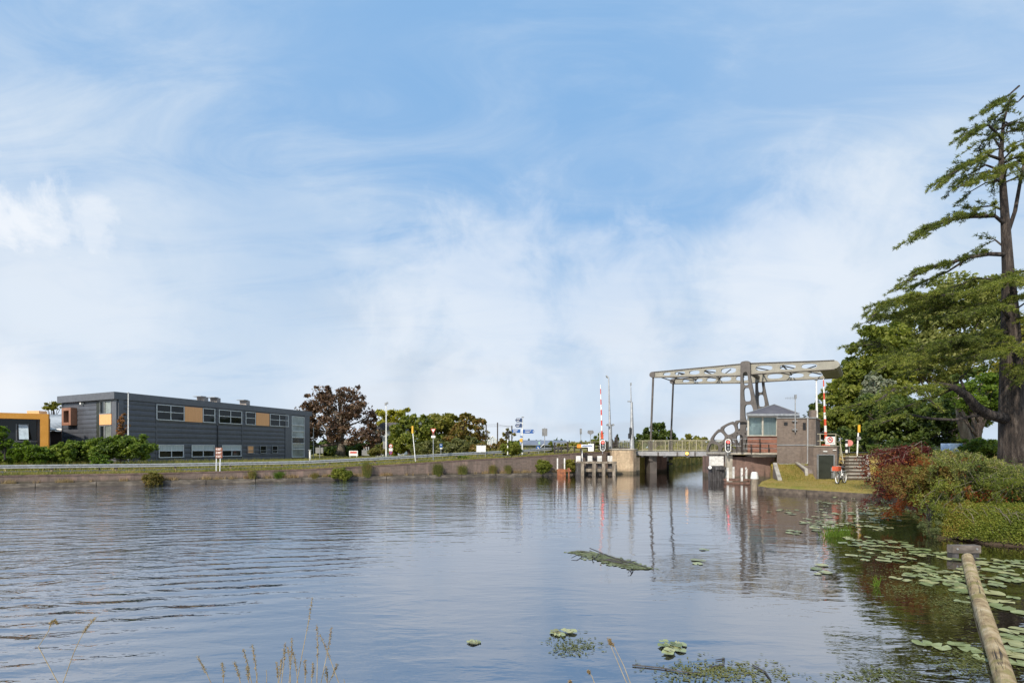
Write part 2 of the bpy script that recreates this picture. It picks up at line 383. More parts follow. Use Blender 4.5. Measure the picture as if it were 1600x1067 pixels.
bare_soil(m_lawn)
m_verge = grassmat('verge_grass', (.17, .18, .04), (.24, .20, .055), (.12, .16, .03), (.30, .22, .08))
# water
def watermat():
    b = NB('canal_water'); p = b.coord(); L = b.L
    calm = b.noise(p, .045, 2, .5); calm = b.ss(calm, .38, .62, .45, 1.1)
    sp = b.N.new('ShaderNodeSeparateXYZ'); L.new(p, sp.inputs[0])
    right = b.ss(sp.outputs[0], -13, 3, 1.1, .16)
    near = b.ss(sp.outputs[1], 7, 24, 1.0, 1.0)
    amp = b.math('MULTIPLY', b.math('MULTIPLY', calm, right), near)
    w1 = b.noise(p, .9, 3, .55, (.55, 1.5, 1), .5, rot=(0, 0, .42))
    w2 = b.noise(p, 3.2, 3, .6, (.6, 1.6, 1), .3, rot=(0, 0, .25))
    w3 = b.noise(p, 9.0, 2, .6, (.7, 1.4, 1), .2, rot=(0, 0, -.2))
    h = b.math('ADD', b.math('ADD', b.math('MULTIPLY', w1, .13), b.math('MULTIPLY', w2, .036)), b.math('MULTIPLY', w3, .006))
    wv = b.N.new('ShaderNodeTexWave'); mp = b.N.new('ShaderNodeMapping'); L.new(p, mp.inputs[0]); mp.inputs['Rotation'].default_value = (0, 0, R(78)); L.new(mp.outputs[0], wv.inputs[0])
    wv.inputs['Scale'].default_value = .62; wv.inputs['Distortion'].default_value = 2.6; wv.inputs['Detail'].default_value = 2; wv.inputs['Detail Scale'].default_value = .5
    lf = b.math('MULTIPLY', b.ss(sp.outputs[0], -1.0, -6.0, .0, 1.0), b.ss(b.noise(p, .12, 2, .5), .35, .6, .2, 1.0))
    h = b.math('ADD', b.math('MULTIPLY', h, amp), b.math('MULTIPLY', b.math('MULTIPLY', wv.outputs['Fac'], lf), .016))
    b.set('Normal', b.bump(h, 1.0, 1.0))
    n = b.noise(p, .2, 3, .6)
    b.set('Base Color', b.mix(b.ramp(n, [(.35, (.003, .010, .026)), (.65, (.006, .012, .022))]), (.016, .011, .005), b.ss(sp.outputs[0], -3, 5))); b.set('Roughness', .4); b.set('Specular IOR Level', 0.0)  # reflected sky blue and bank brown are put into the base colour
    nrm = b.b.inputs['Normal'].links[0].from_socket
    gl = b.N.new('ShaderNodeBsdfGlossy'); gl.inputs['Roughness'].default_value = .012; gl.inputs['Color'].default_value = (.97, .97, 1, 1); L.new(nrm, gl.inputs['Normal'])
    fr = b.N.new('ShaderNodeFresnel'); fr.inputs[0].default_value = 1.34; L.new(nrm, fr.inputs['Normal'])
    f = b.math('ADD', b.math('MULTIPLY', fr.outputs[0], .54), .42, True)
    mx = b.N.new('ShaderNodeMixShader'); L.new(f, mx.inputs[0]); L.new(b.b.outputs[0], mx.inputs[1]); L.new(gl.outputs[0], mx.inputs[2]); L.new(mx.outputs[0], b.N['Material Output'].inputs[0])
    return b.m
m_water = watermat()
# ---------------- terrain ----------------
def lerp_tab(x, tab):
    if x <= tab[0][0]: return tab[0][1]
    for (a, fa), (b, fb) in zip(tab, tab[1:]):
        if x <= b: return fa + (fb - fa) * (x - a) / (b - a)
    return tab[-1][1]
def seg_dist(p, a, b):
    ab = (b[0] - a[0], b[1] - a[1]); t = max(0, min(1, ((p[0] - a[0]) * ab[0] + (p[1] - a[1]) * ab[1]) / (ab[0] ** 2 + ab[1] ** 2 + 1e-9)))
    return math.hypot(p[0] - a[0] - t * ab[0], p[1] - a[1] - t * ab[1])
def inside(p, poly):
    c = False; j = len(poly) - 1
    for i in range(len(poly)):
        a, b = poly[i], poly[j]
        if (a[1] > p[1]) != (b[1] > p[1]) and p[0] < (b[0] - a[0]) * (p[1] - a[1]) / (b[1] - a[1]) + a[0]: c = not c
        j = i
    return c
def terrain(name, poly, zf, steps, m, skirt=-1.2):
    pts = []; E = []
    for i in range(len(poly)):       # densify short edges only
        a, b = Vector(poly[i]), Vector(poly[(i + 1) % len(poly)]); Ls = (b - a).length
        k = max(1, min(60, int(Ls / 1.5))) if Ls < 80 else 8
        for j in range(k): pts.append(a.lerp(b, j / k))
    nb = len(pts); E = [(i, (i + 1) % nb) for i in range(nb)]
    pl = [tuple(q) for q in pts]
    for (x0, x1, y0, y1, st) in steps:
        y = y0
        while y < y1:
            x = x0
            while x < x1:
                q = (x + random.uniform(-.2, .2) * st, y + random.uniform(-.2, .2) * st)
                if inside(q, pl) and all(not (a <= q[0] <= b2 and c <= q[1] <= d2) for (a, b2, c, d2, s2) in steps if s2 < st):
                    if min(seg_dist(q, pl[i], pl[(i + 1) % nb]) for i in range(nb)) > st * .3: pts.append(Vector(q))
                x += st
            y += st
    r = delaunay_2d_cdt(pts, E, [list(range(nb))], 1, 1e-5)
    vs = [(v.x, v.y, zf(v.x, v.y)) for v in r[0]]; fs = [tuple(f) for f in r[2]]
    n = len(vs); rim = [(q[0], q[1], zf(q[0], q[1])) for q in pl]
    mb = MB(); mb.v = vs; mb.f = fs
    for i in range(nb):
        a, b = rim[i], rim[(i + 1) % nb]; mb.quad((a[0], a[1], skirt), (b[0], b[1], skirt), b, a)
    o = struct(name, mb, m, smooth=False)
    for p_ in o.data.polygons[:len(fs)]: p_.use_smooth = True
    return o

# bank wall line on the far side
WD = Vector((.922, .387, 0)); WN = Vector((-.387, .922, 0)); WO = Vector((-31.9, 31.7, 0))
WTOP = [(-60, .78), (0, .78), (8, .77), (17.5, .87), (20, .97), (25, 1.18), (30, 1.45), (34.5, 1.62), (38, 1.8), (41.5, 2.02), (44.5, 2.12), (60, 2.12)]
def wtop(s): return lerp_tab(s, WTOP)
def wp(s, t=0.0, z=0.0): return WO + WD * s + WN * t + Vector((0, 0, z))
def wst(x, y): d = Vector((x, y, 0)) - WO; return d.dot(WD), d.dot(WN)
S_END = 44.9
def s_at_px(x, t=0.0):        # where the ray through photo column x meets the line t behind the wall
    k = (x - 800) / F; o = wp(0, t); return (k * o.y - o.x) / (WD.x - k * WD.y)
CD = Vector((.50, .866, 0))   # canal direction beyond the bridge
def zleft(x, y):
    s, t = wst(x, y); z = wtop(s) - .06
    if t > 9: z = z + (.85 - z) * min(1, (t - 9) / 12) if s < 36 else z + (1.3 - z) * min(1, (t - 14) / 25)
    return z
e = wp(S_END)
left_poly = [tuple(wp(-60, .25).xy), tuple(wp(S_END, .25).xy), (11.6, 50.0), (14.2, 52.0), (15.9, 54.0), (20.0, 64.5), (27, 77), (35, 91.5), (48, 110), (70, 140), (250, 420), (900, 1500), (-1500, 1500), (-1500, 8)]
terrain('left_bank_ground', left_poly, zleft, [(-60, 20, 18, 60, 1.6), (-90, 60, 40, 120, 6)], m_verge)

right_poly = [(16.4, 39.3), (19.7, 39.1), (19.1, 37.2), (15.4, 31.9), (14.2, 29.9), (14.3, 28.8), (15.7, 27.2), (17.9, 24.2), (17.6, 22), (15.4, 18.6), (13.7, 15.9), (12.2, 14.2), (12.3, 13.3), (13.4, 12.4), (16, 11.6), (60, 9), (900, 9), (2300, 1500), (1200, 1500), (300, 430), (84, 140), (55, 100), (31, 66), (17.9, 43.6)]
UP = [(17.6, 41.2), (22.6, 38.6), (24.6, 37.2), (27.5, 36.8), (27, 31), (22.5, 24), (18.2, 19.6), (19.5, 17.5), (60, 16), (600, 16), (600, 1400), (400, 560), (60, 104), (33, 66), (19.5, 44)]
def zright(x, y):
    base = .33 + .5 * max(0, min(1, (20 - y) / 4))
    if x < 40 and y < 60 and min(seg_dist((x, y), right_poly[i], right_poly[i + 1]) for i in range(3, 13)) < .3: base -= .1
    if y < 20: base = .04 + (base - .04) * min(1, min(seg_dist((x, y), right_poly[i], right_poly[i + 1]) for i in range(7, 15)) / 1.3)
    if inside((x, y), UP): return 1.9
    d = min(seg_dist((x, y), UP[i], UP[(i + 1) % len(UP)]) for i in range(len(UP)))
    w = 2.7 if y > 26 else 3.2
    t = max(0, 1 - d / w); t = t * t * (3 - 2 * t)
    return base + (1.9 - base) * t
terrain('right_bank_ground', right_poly, zright, [(11, 34, 11, 44, .7), (11, 70, 9, 100, 5)], m_lawn)
near_poly = [(-40, -40), (40, -40), (30, 2.0), (8, 2.4), (3, 2.9), (0, 3.1), (-3, 3.0), (-9, 2.6), (-40, 2.0)]
terrain('near_bank_ground', near_poly, lambda x, y: .86 + .05 * noise.noise((x, y, 0)), [(-10, 10, -3, 3.2, .8)], m_verge)
mb = MB(); mb.poly([(-1600, -60, 0), (1600, -60, 0), (2400, 1600, 0), (-1600, 1600, 0)]); struct('canal_water', mb, m_water)
mb = MB(); mb.poly([(-1600, -60, -3), (1600, -60, -3), (2400, 1600, -3), (-1600, 1600, -3)]); struct('canal_bed', mb, m_soil)
# far horizon bank closing the canal
# ---------------- bank wall ----------------
w = thing('quay_wall', 'long brown brick quay wall with stained concrete footing along the far bank', 'quay wall', wp(0))
SS_ = [-60, -40, -20, -8, 0, 4, 8, 12, 15, 17.5, 20, 22.5, 25, 27.5, 30, 32, 34.5, 36.5, 38, 40, 41.5, 43, 44.5, S_END]
def strip(ss, t0, t1, z0, z1):   # box-section strip along the wall
    m = MB(); n = len(ss)
    f = lambda q, s: q(s) if callable(q) else q
    for s in ss: m.v += [tuple(wp(s, t0, f(z0, s))), tuple(wp(s, t1, f(z0, s))), tuple(wp(s, t1, f(z1, s))), tuple(wp(s, t0, f(z1, s)))]
    for i in range(n - 1):
        for q in range(4): m.f.append((4 * i + q, 4 * i + (q + 1) % 4, 4 * i + 4 + (q + 1) % 4, 4 * i + 4 + q))
    m.f.append((3, 2, 1, 0)); k = 4 * (n - 1); m.f.append((k, k + 1, k + 2, k + 3)); return m
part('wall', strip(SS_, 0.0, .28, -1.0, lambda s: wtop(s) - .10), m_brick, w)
part('coping', strip(SS_, -.03, .31, lambda s: wtop(s) - .10, wtop), surf('brick_coping', (.13, .085, .07), (.07, .05, .042), (.19, .14, .11), rough=.9, scale=2.5, fine=9, bump=.6), w)
fs = [-60 + 3.1 * i for i in range(34)]
fm = MB()
for a, b_ in zip(fs, fs[1:]):
    q = strip([a, b_ - .04], -.34, .05, -1.0, .25 + random.uniform(-.015, .015)); n = len(fm.v); fm.v += q.v; fm.f += [tuple(i + n for i in f) for f in q.f]
part('footing', fm, m_ledge, w)

# ---------------- guard rail ----------------
def rail_z(s): return wtop(s) - .06
gr = thing('guard_rail', 'long galvanised crash barrier on short posts along the road edge', 'guard rail', wp(0, 2.3, .7))
def wbeam(ss, t, zc):
    m = MB(); prof = [(0, -.13), (-.06, -.10), (-.06, -.055), (.0, -.02), (.0, .02), (-.06, .055), (-.06, .10), (0, .13), (.02, .13), (.02, -.13)]
    k = len(prof)
    for s in ss: m.v += [tuple(wp(s, t + a, zc(s) + b)) for a, b in prof]
    for i in range(len(ss) - 1):
        for q in range(k): m.f.append((k * i + q, k * i + (q + 1) % k, k * i + k + (q + 1) % k, k * i + k + q))
    return m
s_rail_end = s_at_px(862, 2.3)
rs = [-50 + i * 1.5 for i in range(200) if -50 + i * 1.5 < s_rail_end] + [s_rail_end]
part('rail_beam', wbeam(rs, 2.3, lambda s: rail_z(s) + .50), m_galv, gr)
m_post = surf('rail_post_brown', (.26, .19, .13), (.15, .1, .07), (.4, .34, .27), rough=.7, scale=4)
i = 0; s = s_at_px(62, 2.3) - 4 * 3.4
while s < s_rail_end:
    m = MB().box(wp(s, 2.42, rail_z(s) + .25), (.12, .14, .62), (WD, WN, Vector((0, 0, 1)))); part('post', m, m_post, gr); s += 3.55; i += 1
# road behind the rail
mb = MB(); ss2 = [-60, -40, -20, 0, 8, 17.5, 20, 25, 30, 34.5, 38, 41.5, 44.5]
for a, b_ in zip(ss2, ss2[1:]): mb.quad(wp(a, 3.4, wtop(a) - .04), wp(b_, 3.4, wtop(b_) - .04), wp(b_, 8.6, wtop(b_) - .04), wp(a, 8.6, wtop(a) - .04))
struct('road', mb, m_road)

# ---------------- grass blades ----------------
def blades(name, pts, h0, h1, wdt, m, lean=.35, kind='stuff'):
    n = len(pts); p = np.array(pts, float).reshape(-1, 3)
    a = RNG.uniform(0, 2 * np.pi, n); h = RNG.uniform(h0, h1, n); l = RNG.normal(0, lean, (n, 2)) * h[:, None]
    dx = np.cos(a) * wdt; dy = np.sin(a) * wdt
    v = np.zeros((n, 3, 3)); v[:, 0] = p - np.stack([dx, dy, np.zeros(n)], 1); v[:, 1] = p + np.stack([dx, dy, np.zeros(n)], 1)
    v[:, 2] = p + np.stack([l[:, 0], l[:, 1], h], 1)
    me = mesh_from(name, v.reshape(-1, 3), np.arange(n * 3).reshape(-1, 3), (0, 0, 0), m)
    o = bpy.data.objects.new(name, me); COL.objects.link(o)
    if kind: o['kind'] = kind
    return o
m_gr1 = leafmat('verge_blades', [(.13, .14, .03), (.22, .23, .05), (.32, .28, .08), (.40, .30, .13)], .3)
m_gr2 = leafmat('lawn_blades', [(.20, .21, .04), (.32, .26, .07), (.42, .30, .11)], .3)
m_straw = leafmat('straw_blades', [(.30, .22, .11), (.42, .32, .17), (.24, .14, .07)], .25)
pts = []
for _ in range(26000):
    s = random.uniform(-6, 45); t = random.uniform(.28, 3.3); z = wtop(s) - .07
    if noise.noise((s * .35, t * .5, 3)) > -.25: pts.append(wp(s, t, z))
blades('verge_grass', pts, .08, .30, .02, m_gr1)
pts = []
for _ in range(16000):
    s = random.uniform(-6, 45); k = noise.noise((s * 1.3, 7.7, 0)) + .5 * noise.noise((s * 5, 1.7, 0))
    if k > .05 and random.random() < (k - .05) * 3: pts.append(wp(s, random.uniform(-.3, .0), .24))
blades('footing_weeds', pts, .06, .38, .012, m_straw)
pts = []
for _ in range(9000):
    s = random.uniform(-6, 45); 
    if noise.noise((s * 2.1, 2.7, 0)) > -.05: pts.append(wp(s, random.uniform(-.02, .3), wtop(s) - .03))
blades('coping_grass', pts, .05, .20, .014, m_gr1, .7)
pts = [];
for _ in range(20000):
    s = random.uniform(-8, 42); t = random.gauss(13, 2.2); q = wp(s, t); pts.append((q.x, q.y, zleft(q.x, q.y) - .03))
blades('tall_weeds', pts, .25, .75, .03, m_gr1)
pts = []
tries = 0
while len(pts) < 26000 and tries < 200000:
    tries += 1; x = random.uniform(14, 27); y = random.uniform(24, 37)
    if inside((x, y), right_poly): pts.append((x, y, zright(x, y) - .01))
blades('lawn_grass', pts, .02, .07, .014, m_gr2, .5)
pts = []
for _ in range(5000):
    u_, v_ = random.random(), random.random(); a_ = Vector((17.6, 33.4, .36)).lerp(Vector((18.62, 35.93, 1.36)), v_); b_ = Vector((19.75, 33.2, .34)).lerp(Vector((20.7, 35.93, 1.36)), v_); pts.append(tuple(a_.lerp(b_, u_) - Vector((0, 0, .01))))
blades('slope_grass', pts, .03, .10, .016, m_gr2, .5)
pts = []
for _ in range(7000):
    t = random.random() ** 1.6; k = random.uniform(0, 1); y = 56 + 70 * t
    xb = lerp_tab(y, [(54, 15.9), (64.5, 20), (77, 27), (91.5, 35), (110, 48), (140, 70)]); pts.append((xb - random.uniform(-.5, 3.0), y, .1 if random.random() < .3 else 1.0))
blades('canal_reeds', pts, .7, 1.5, .05, leafmat('reed_blades', [(.10, .09, .025), (.15, .14, .035), (.22, .19, .06), (.30, .24, .1)], .3), .18)

# ---------------- dark office building ----------------
UPV = Vector((0, 0, 1))
def wallframe(a, b):
    a = Vector((a[0], a[1], 0)); b = Vector((b[0], b[1], 0)); u = (b - a).normalized(); n = Vector((u.y, -u.x, 0)); return a, u, n, (b - a).length
class Wall:
    def __init__(s, a, b): s.a, s.u, s.n, s.L = wallframe(a, b); s.ax = (s.u, s.n, UPV)
    def p(s, t, z, o=0.0): return s.a + s.u * t + s.n * o + UPV * z
    def at(s, x):           # distance along the wall seen in photo column x
        k = (x - 800) / F; return (k * s.a.y - s.a.x) / (s.u.x - k * s.u.y)
    def box(s, mb, t0, t1, z0, z1, o0, o1): return mb.box(s.p((t0 + t1) / 2, (z0 + z1) / 2, (o0 + o1) / 2), (abs(t1 - t0), abs(o1 - o0), abs(z1 - z0)), s.ax)
Ca, Cb, Cc = (-48.9, 55.7), (-39.3, 51.0), (-31.1, 78.6)
wl = Wall(Ca, Cb); wf = Wall(Cb, Cc)
off = thing('office_building', 'dark anthracite clad two storey office with orange wood panels between its windows', 'building', (-40, 62, .8))
def cladding(wall, t0, t1, z0, z1, mb, row=.47, bow=.035):
    z = z0
    while z < z1 - .01:
        zt = min(z + row, z1); pr = [(z, 0), (z + (zt - z) * .12, bow * .8), (z + (zt - z) * .45, bow), (z + (zt - z) * .9, bow * .35), (zt, 0)]
        for (za, oa), (zb, ob) in zip(pr, pr[1:]): mb.quad(wall.p(t0, za, oa), wall.p(t1, za, oa), wall.p(t1, zb, ob), wall.p(t0, zb, ob))
        z = zt
core = MB(); cc = [Vector((q[0], q[1], .5)) for q in (Ca, Cb, Cc)]; cd = cc[0] + (cc[2] - cc[1]); core.prism([cc[0], cc[1], cc[2], cd], (0, 0, 7.35)); part('wall', core, m_clad, off)
cl = MB(); cladding(wl, 0.15, wl.at(151), .7, 7.3, cl); cladding(wf, wf.at(192), wf.at(448), .7, 7.3, cl, .56); part('cladding', cl, m_clad, off)
rf = MB(); up = [q + UPV * 6.8 for q in (cc[0], cc[1], cc[2], cd)]; ctr = sum(up, Vector()) / 4
ext = [q + (q - ctr).normalized() * .45 for q in up]; rf.prism(ext, (0, 0, .72)); part('roof', rf, m_clad2, off)
seam = MB()
for x in (244, 339, 378):
    t = wf.at(x); seam = MB(); wf.box(seam, t - .05, t + .05, .7, 7.3, .0, .06); part('seam_strip', seam, m_clad2, off)
for x0, x1 in ((184.5, 192), (445, 455), (475, 483)):
    seam = MB(); wf.box(seam, wf.at(x0), wf.at(x1), .7, 7.3, .0, .10); part('corner_trim', seam, m_clad2, off)
seam = MB(); wl.box(seam, wl.L - .9, wl.L - .02, .7, 7.3, .0, .10); part('corner_trim', seam, m_clad2, off)
seam = MB(); wl.box(seam, -.02, .16, .7, 7.3, 0, .08); part('corner_trim', seam, m_clad2, off)
def window(wall, t0, t1, z0, z1, parent, mull=(), bars=(), gm=m_glass, fw=.07, fm_=m_grey, o=.06):
    w_ = MB(); wall.box(w_, t0, t1, z0, z1, -.02, o - .01); g_ = part('window', w_, gm, parent)
    f_ = MB()
    wall.box(f_, t0, t1, z1 - fw, z1, o, o + .07); wall.box(f_, t0, t1, z0 - fw * .5, z0 + fw * .7, o, o + .12)
    wall.box(f_, t0, t0 + fw, z0 + fw * .7, z1 - fw, o, o + .07); wall.box(f_, t1 - fw, t1, z0 + fw * .7, z1 - fw, o, o + .07)
    ms = [t0 + (t1 - t0) * q for q in mull]; bs = [z0 + (z1 - z0) * q for q in bars]
    for t in ms: wall.box(f_, t - fw / 2, t + fw / 2, z0 + fw * .7, z1 - fw, o, o + .06)
    for z in bs: wall.box(f_, t0 + fw, t1 - fw, z - fw / 2, z + fw / 2, o + .01, o + .08)
    part('frame', f_, fm_, g_); return g_
m_frame = surf('light_grey_frame', (.66, .67, .68), rough=.5, bump=0)
ZU0, ZU1 = 5.5, 7.15
for x0, x1, mu in ((243.5, 287, (.5,)), (316, 335, ()), (341, 377, (.5,)), (383, 398.5, ()), (421, 450, (.5,))):
    window(wf, wf.at(x0), wf.at(x1), ZU0, ZU1, off, mu, (.52,), fm_=m_frame)
for x0, x1 in ((288, 315.5), (399.5, 420)):
    m = MB(); wf.box(m, wf.at(x0), wf.at(x1), ZU0 - .05, ZU1, .0, .10); part('wood_panel', m, m_woodpan, off)
for x0, x1 in ((247, 286), (298.5, 334), (346, 376)):
    g_ = window(wf, wf.at(x0), wf.at(x1), 1.42, 2.8, off, (.5,), (.52,), gm=m_glass, fm_=m_frame)
    bl = MB(); wf.box(bl, wf.at(x0) + .1, wf.at(x1) - .1, 2.16, 2.73, .055, .085); part('blind', bl, m_curtain, g_)
for x0, x1, gm in ((386, 396, m_woodpan), (405.5, 415.5, m_glass), (424, 433, m_glass)):
    window(wf, wf.at(x0), wf.at(x1), 1.75, 2.75, off, (), (.35,), gm=gm)
t0, t1 = wf.at(455), wf.at(474.5); zb = [1.1, 2.25, 3.1, 4.0, 4.9, 5.8, 7.1]
for k, (za, zc) in enumerate(zip(zb, zb[1:])):
    window(wf, t0, t1, za, zc, off, (), (), gm=(m_glassb if k != 2 else m_glass), fw=.08, fm_=m_frame)
# glazed strip at the near corner of the short side
tA, tB, tC, tD = wl.at(151.5), wl.at(158), wl.at(165), wl.L - .9
m = MB(); wl.box(m, tA, tB, .9, 7.2, 0, .05); part('recess_shade_strip', m, m_doorgreen, off)  # flat dark strip on the wall; the recess shade is only its colour
window(wl, tB, tC, 5.9, 7.2, off, gm=m_glass); window(wl, tC, tD, 5.9, 7.2, off, gm=m_glassb)
window(wl, tB, tC, 1.4, 4.75, off, bars=(.45,), gm=m_glass); window(wl, tC, tD, 1.4, 4.75, off, bars=(.45,), gm=m_glassb)
m = MB(); wl.box(m, tB, tD + .1, 4.8, 5.85, 0, .16); part('wood_panel', m, m_woodpan, off)
# protruding copper window box
ta, tb_ = wl.at(107), wl.at(121); bw = MB()
wl.box(bw, ta, tb_, 4.85, 5.15, .04, .6); wl.box(bw, ta, tb_, 6.4, 6.7, .04, .6); wl.box(bw, ta, ta + .38, 5.15, 6.4, .04, .6); wl.box(bw, tb_ - .38, tb_, 5.15, 6.4, .04, .6)
bb = part('window_box', bw, m_copper, off); g2 = MB(); wl.box(g2, ta + .38, tb_ - .38, 5.15, 6.4, .04, .2); part('window', g2, m_glass, bb)
g3 = MB(); wl.box(g3, wl.at(129.5), wl.at(131.5), 7.0, 7.2, .05, .3); part('security_lamp', g3, m_white, off)
dp = MB(); dp.tube([wf.p(wf.at(339.3), 5.2, .1), wf.p(wf.at(339.3), .9, .1)], .05, 6); part('downpipe', dp, m_black, off)
for x0, x1, y0 in ((311, 322, 620.5), (332, 341, 622), (377.5, 387.5, 626)):
    d = wf.p(wf.at((x0 + x1) / 2), 0, -3.2).y; k = (x0 + x1) / 2
    c = P(k, 0, d + 1.5); zt = px2z(y0, d + 1.5); m = MB().box((c.x, c.y, (7.5 + zt) / 2), ((x1 - x0) / F * d * .75, 1.1, zt - 7.5), wf.ax)
    u_ = part('roof_unit', m, surf('roof_unit_grey', (.34, .30, .27), rough=.7) if 'roof_unit_grey' not in MATS else MATS['roof_unit_grey'], off)
    m = MB().box((c.x - .25 * wf.u.x, c.y - .5, zt + .03), ((x1 - x0) / F * d * .9, 1.3, .07), wf.ax); part('cap', m, m_galv, u_)
pp = MB(); pp.tube([Vector((Cc[0] + .7, Cc[1] - .2, .8)), Vector((Cc[0] + .7, Cc[1] - .2, 5.6))], .07, 6); part('drainpipe', pp, m_galv, off)

# ---------------- orange framed building ----------------
oa, ob_ = (-66.0, 37.5), (-46.1, 51.0)
wo = Wall(oa, ob_); od = Vector((-17, 15, 0))
ob = thing('orange_framed_building', 'low dark glass building inside a thick orange frame at the left edge', 'building', (-46, 51, .8))
m = MB(); pts = [Vector((*oa, .5)) - wo.n * .6, Vector((*ob_, .5)) - wo.n * .6]; m.prism([pts[0], pts[1], pts[1] + od, pts[0] + od], (0, 0, 4.9)); part('wall', m, m_clad, ob)
m = MB(); wo.box(m, 0, wo.L, 5.28, 5.82, -.3, .4); wo.box(m, wo.L - .62, wo.L, .6, 5.28, -.3, .4); part('frame', m, m_orange, ob)
m = MB(); wo.box(m, -3, wo.L - 1.0, .7, 5.2, -.6, -.35); gw = part('window', m, m_glass, ob)
m = MB(); cladding(wo, 0, wo.L - 2.2, 3.9, 5.2, m, .33, .02)
m2 = MB()
for x in (25, 43):
    t = wo.at(x); wo.box(m2, t - .05, t + .05, 1.4, 4.8, -.35, -.2)
wo.box(m2, 0, wo.L - .9, 3.05, 3.15, -.35, -.2); wo.box(m2, 0, wo.L - .9, 1.3, 1.5, -.35, -.2)
part('mullion', m2, m_clad2, gw)
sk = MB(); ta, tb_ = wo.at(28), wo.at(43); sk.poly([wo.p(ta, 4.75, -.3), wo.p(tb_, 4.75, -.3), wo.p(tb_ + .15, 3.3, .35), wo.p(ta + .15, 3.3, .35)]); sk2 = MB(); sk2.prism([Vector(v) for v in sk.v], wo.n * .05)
part('open_window', sk2, surf('painted_sky_glass', (.45, .52, .58), rough=.15, bump=0), ob)  # pale pane colour has the sky reflection painted in
# shed behind
sh = thing('ribbed_roof_shed', 'brown shed with a pale ribbed metal roof between the orange frame and the office', 'shed', (-50, 60, .8))
q = [P(-60, 642, 62), P(99, 640.5, 60), P(99, 672, 56), P(-60, 670, 55.5)]
zt = 7.0; zl = 4.45
a1, a2, a3, a4 = Vector((-70, 70, zt)), Vector((-52.5, 70, zt)), Vector((-49.4, 56.5, zl)), Vector((-64, 54.5, zl))
m = MB(); m.prism([a1, a2, a3, a4], (0, 0, -.12))
for k in range(26):
    f = (k + .5) / 26; m.tube([a1.lerp(a2, f) + Vector((0, 0, .03)), a4.lerp(a3, f) + Vector((0, 0, .03))], .05, 4)
part('roof', m, m_roofgrey, sh)
m = MB(); b3, b4 = a3 + Vector((-.2, .3, -.15)), a4 + Vector((.2, .4, -.15)); b1, b2 = a1 + Vector((0, 0, -.15)), a2 + Vector((0, 0, -.15))
m.quad((b4.x, b4.y, .5), (b3.x, b3.y, .5), b3, b4); m.quad((b3.x, b3.y, .5), (b2.x, b2.y, .5), b2, b3); part('wall', m, surf('brown_shed_wall', (.075, .048, .042), rough=.7), sh)
m = MB().tube([a4, a3], .13, 8); part('gutter', m, m_white, sh)
m = MB().box((a3.x - .1, a3.y - .02, 2.4), (.35, .12, 3.9)); part('corner_board', m, m_copper, sh)
m = MB().box((a3.x - 2.5, a3.y + .05, 2.7), (.45, .03, .35)); part('notice', m, m_white, sh)
m = MB().box((-64, 69, 7.15), (1.6, 1.2, .5)); part('roof_unit', m, m_woodpan, sh)
# ---------------- drawbridge ----------------
TH = R(35); BU = Vector((math.cos(TH), -math.sin(TH), 0)); BV = Vector((math.sin(TH), math.cos(TH), 0))
A0 = Vector((13.7, 49.3, 0)); LA = 8.2; LT = 14.5; BWID = 6.1; DECK = 2.12
def bp(a, b, z): return A0 + BU * a + BV * b + UPV * z
BAX = (BU, BV, UPV)
br = thing('drawbridge', 'brown and beige steel drawbridge with overhead balance beams crossing the canal', 'drawbridge', bp(4, 3, DECK))
ZT = lambda a: lerp_tab(a, [(0, 9.72), (LA, 9.78), (LT, 9.42)])
def ZH(a): return lerp_tab(a, [(-.5, .42), (0, .46), (LA - .4, .98), (LA, 1.0), (LA + .6, .88), (LT, .68)])
cells = [(-.1, .7, .0), (.7, 1.8, .62), (1.8, 3.15, .66), (3.15, 4.45, .68), (4.45, 5.9, .69), (5.9, 7.6, .70), (7.6, 8.6, 0), (8.6, 10.6, .62), (10.6, 12.2, .70), (12.2, 13.7, .69), (13.7, 14.7, 0)]
for b0 in (0, BWID):
    m = MB(); fl = MB()
    for a, c, hu in cells:
        def Fn(u, v, side, a=a, c=c, b0=b0):
            x = (a + c) / 2 + (c - a) / 2 * u; zt, h = ZT(x), ZH(x); return bp(x, b0 + (-.12 if side == 0 else .12), zt - h / 2 + h / 2 * v)
        if hu: m.hole_cell(Fn, hu * 1.06, .54, 2.6)
        else: m.solid_cell(Fn)
        # rim plates round the top and bottom edge
        for sgn in (1, -1):
            def Fe(u, v, side, a=a, c=c, b0=b0, sgn=sgn):
                x = (a + c) / 2 + (c - a) / 2 * u; zt, h = ZT(x), ZH(x); ze = zt if sgn > 0 else zt - h
                return bp(x, b0 + .22 * v, ze + sgn * .001 + (.045 * sgn if side else 0))
            fl.solid_cell(Fe)
    bm_ = part('balance_beam', m, m_olive, br); part('flange', fl, m_oliveedge, bm_)
    e_ = MB().disc(bp(-.15, b0 - .2, ZT(0) - .22), BV, .27, .4, 16); part('pin', e_, m_brownst, bm_)
# counterweight between the beams at the rear
m = MB(); prof = [(13.7, -.70), (14.5, -.70), (14.85, -.62), (15.05, -.45), (15.05, -.25), (14.9, -.06), (14.6, .05), (13.7, .05)]
m.prism([bp(a, -.14, ZT(LT) + z) for a, z in prof], BV * (BWID + .28)); part('counterweight', m, m_olive, br)
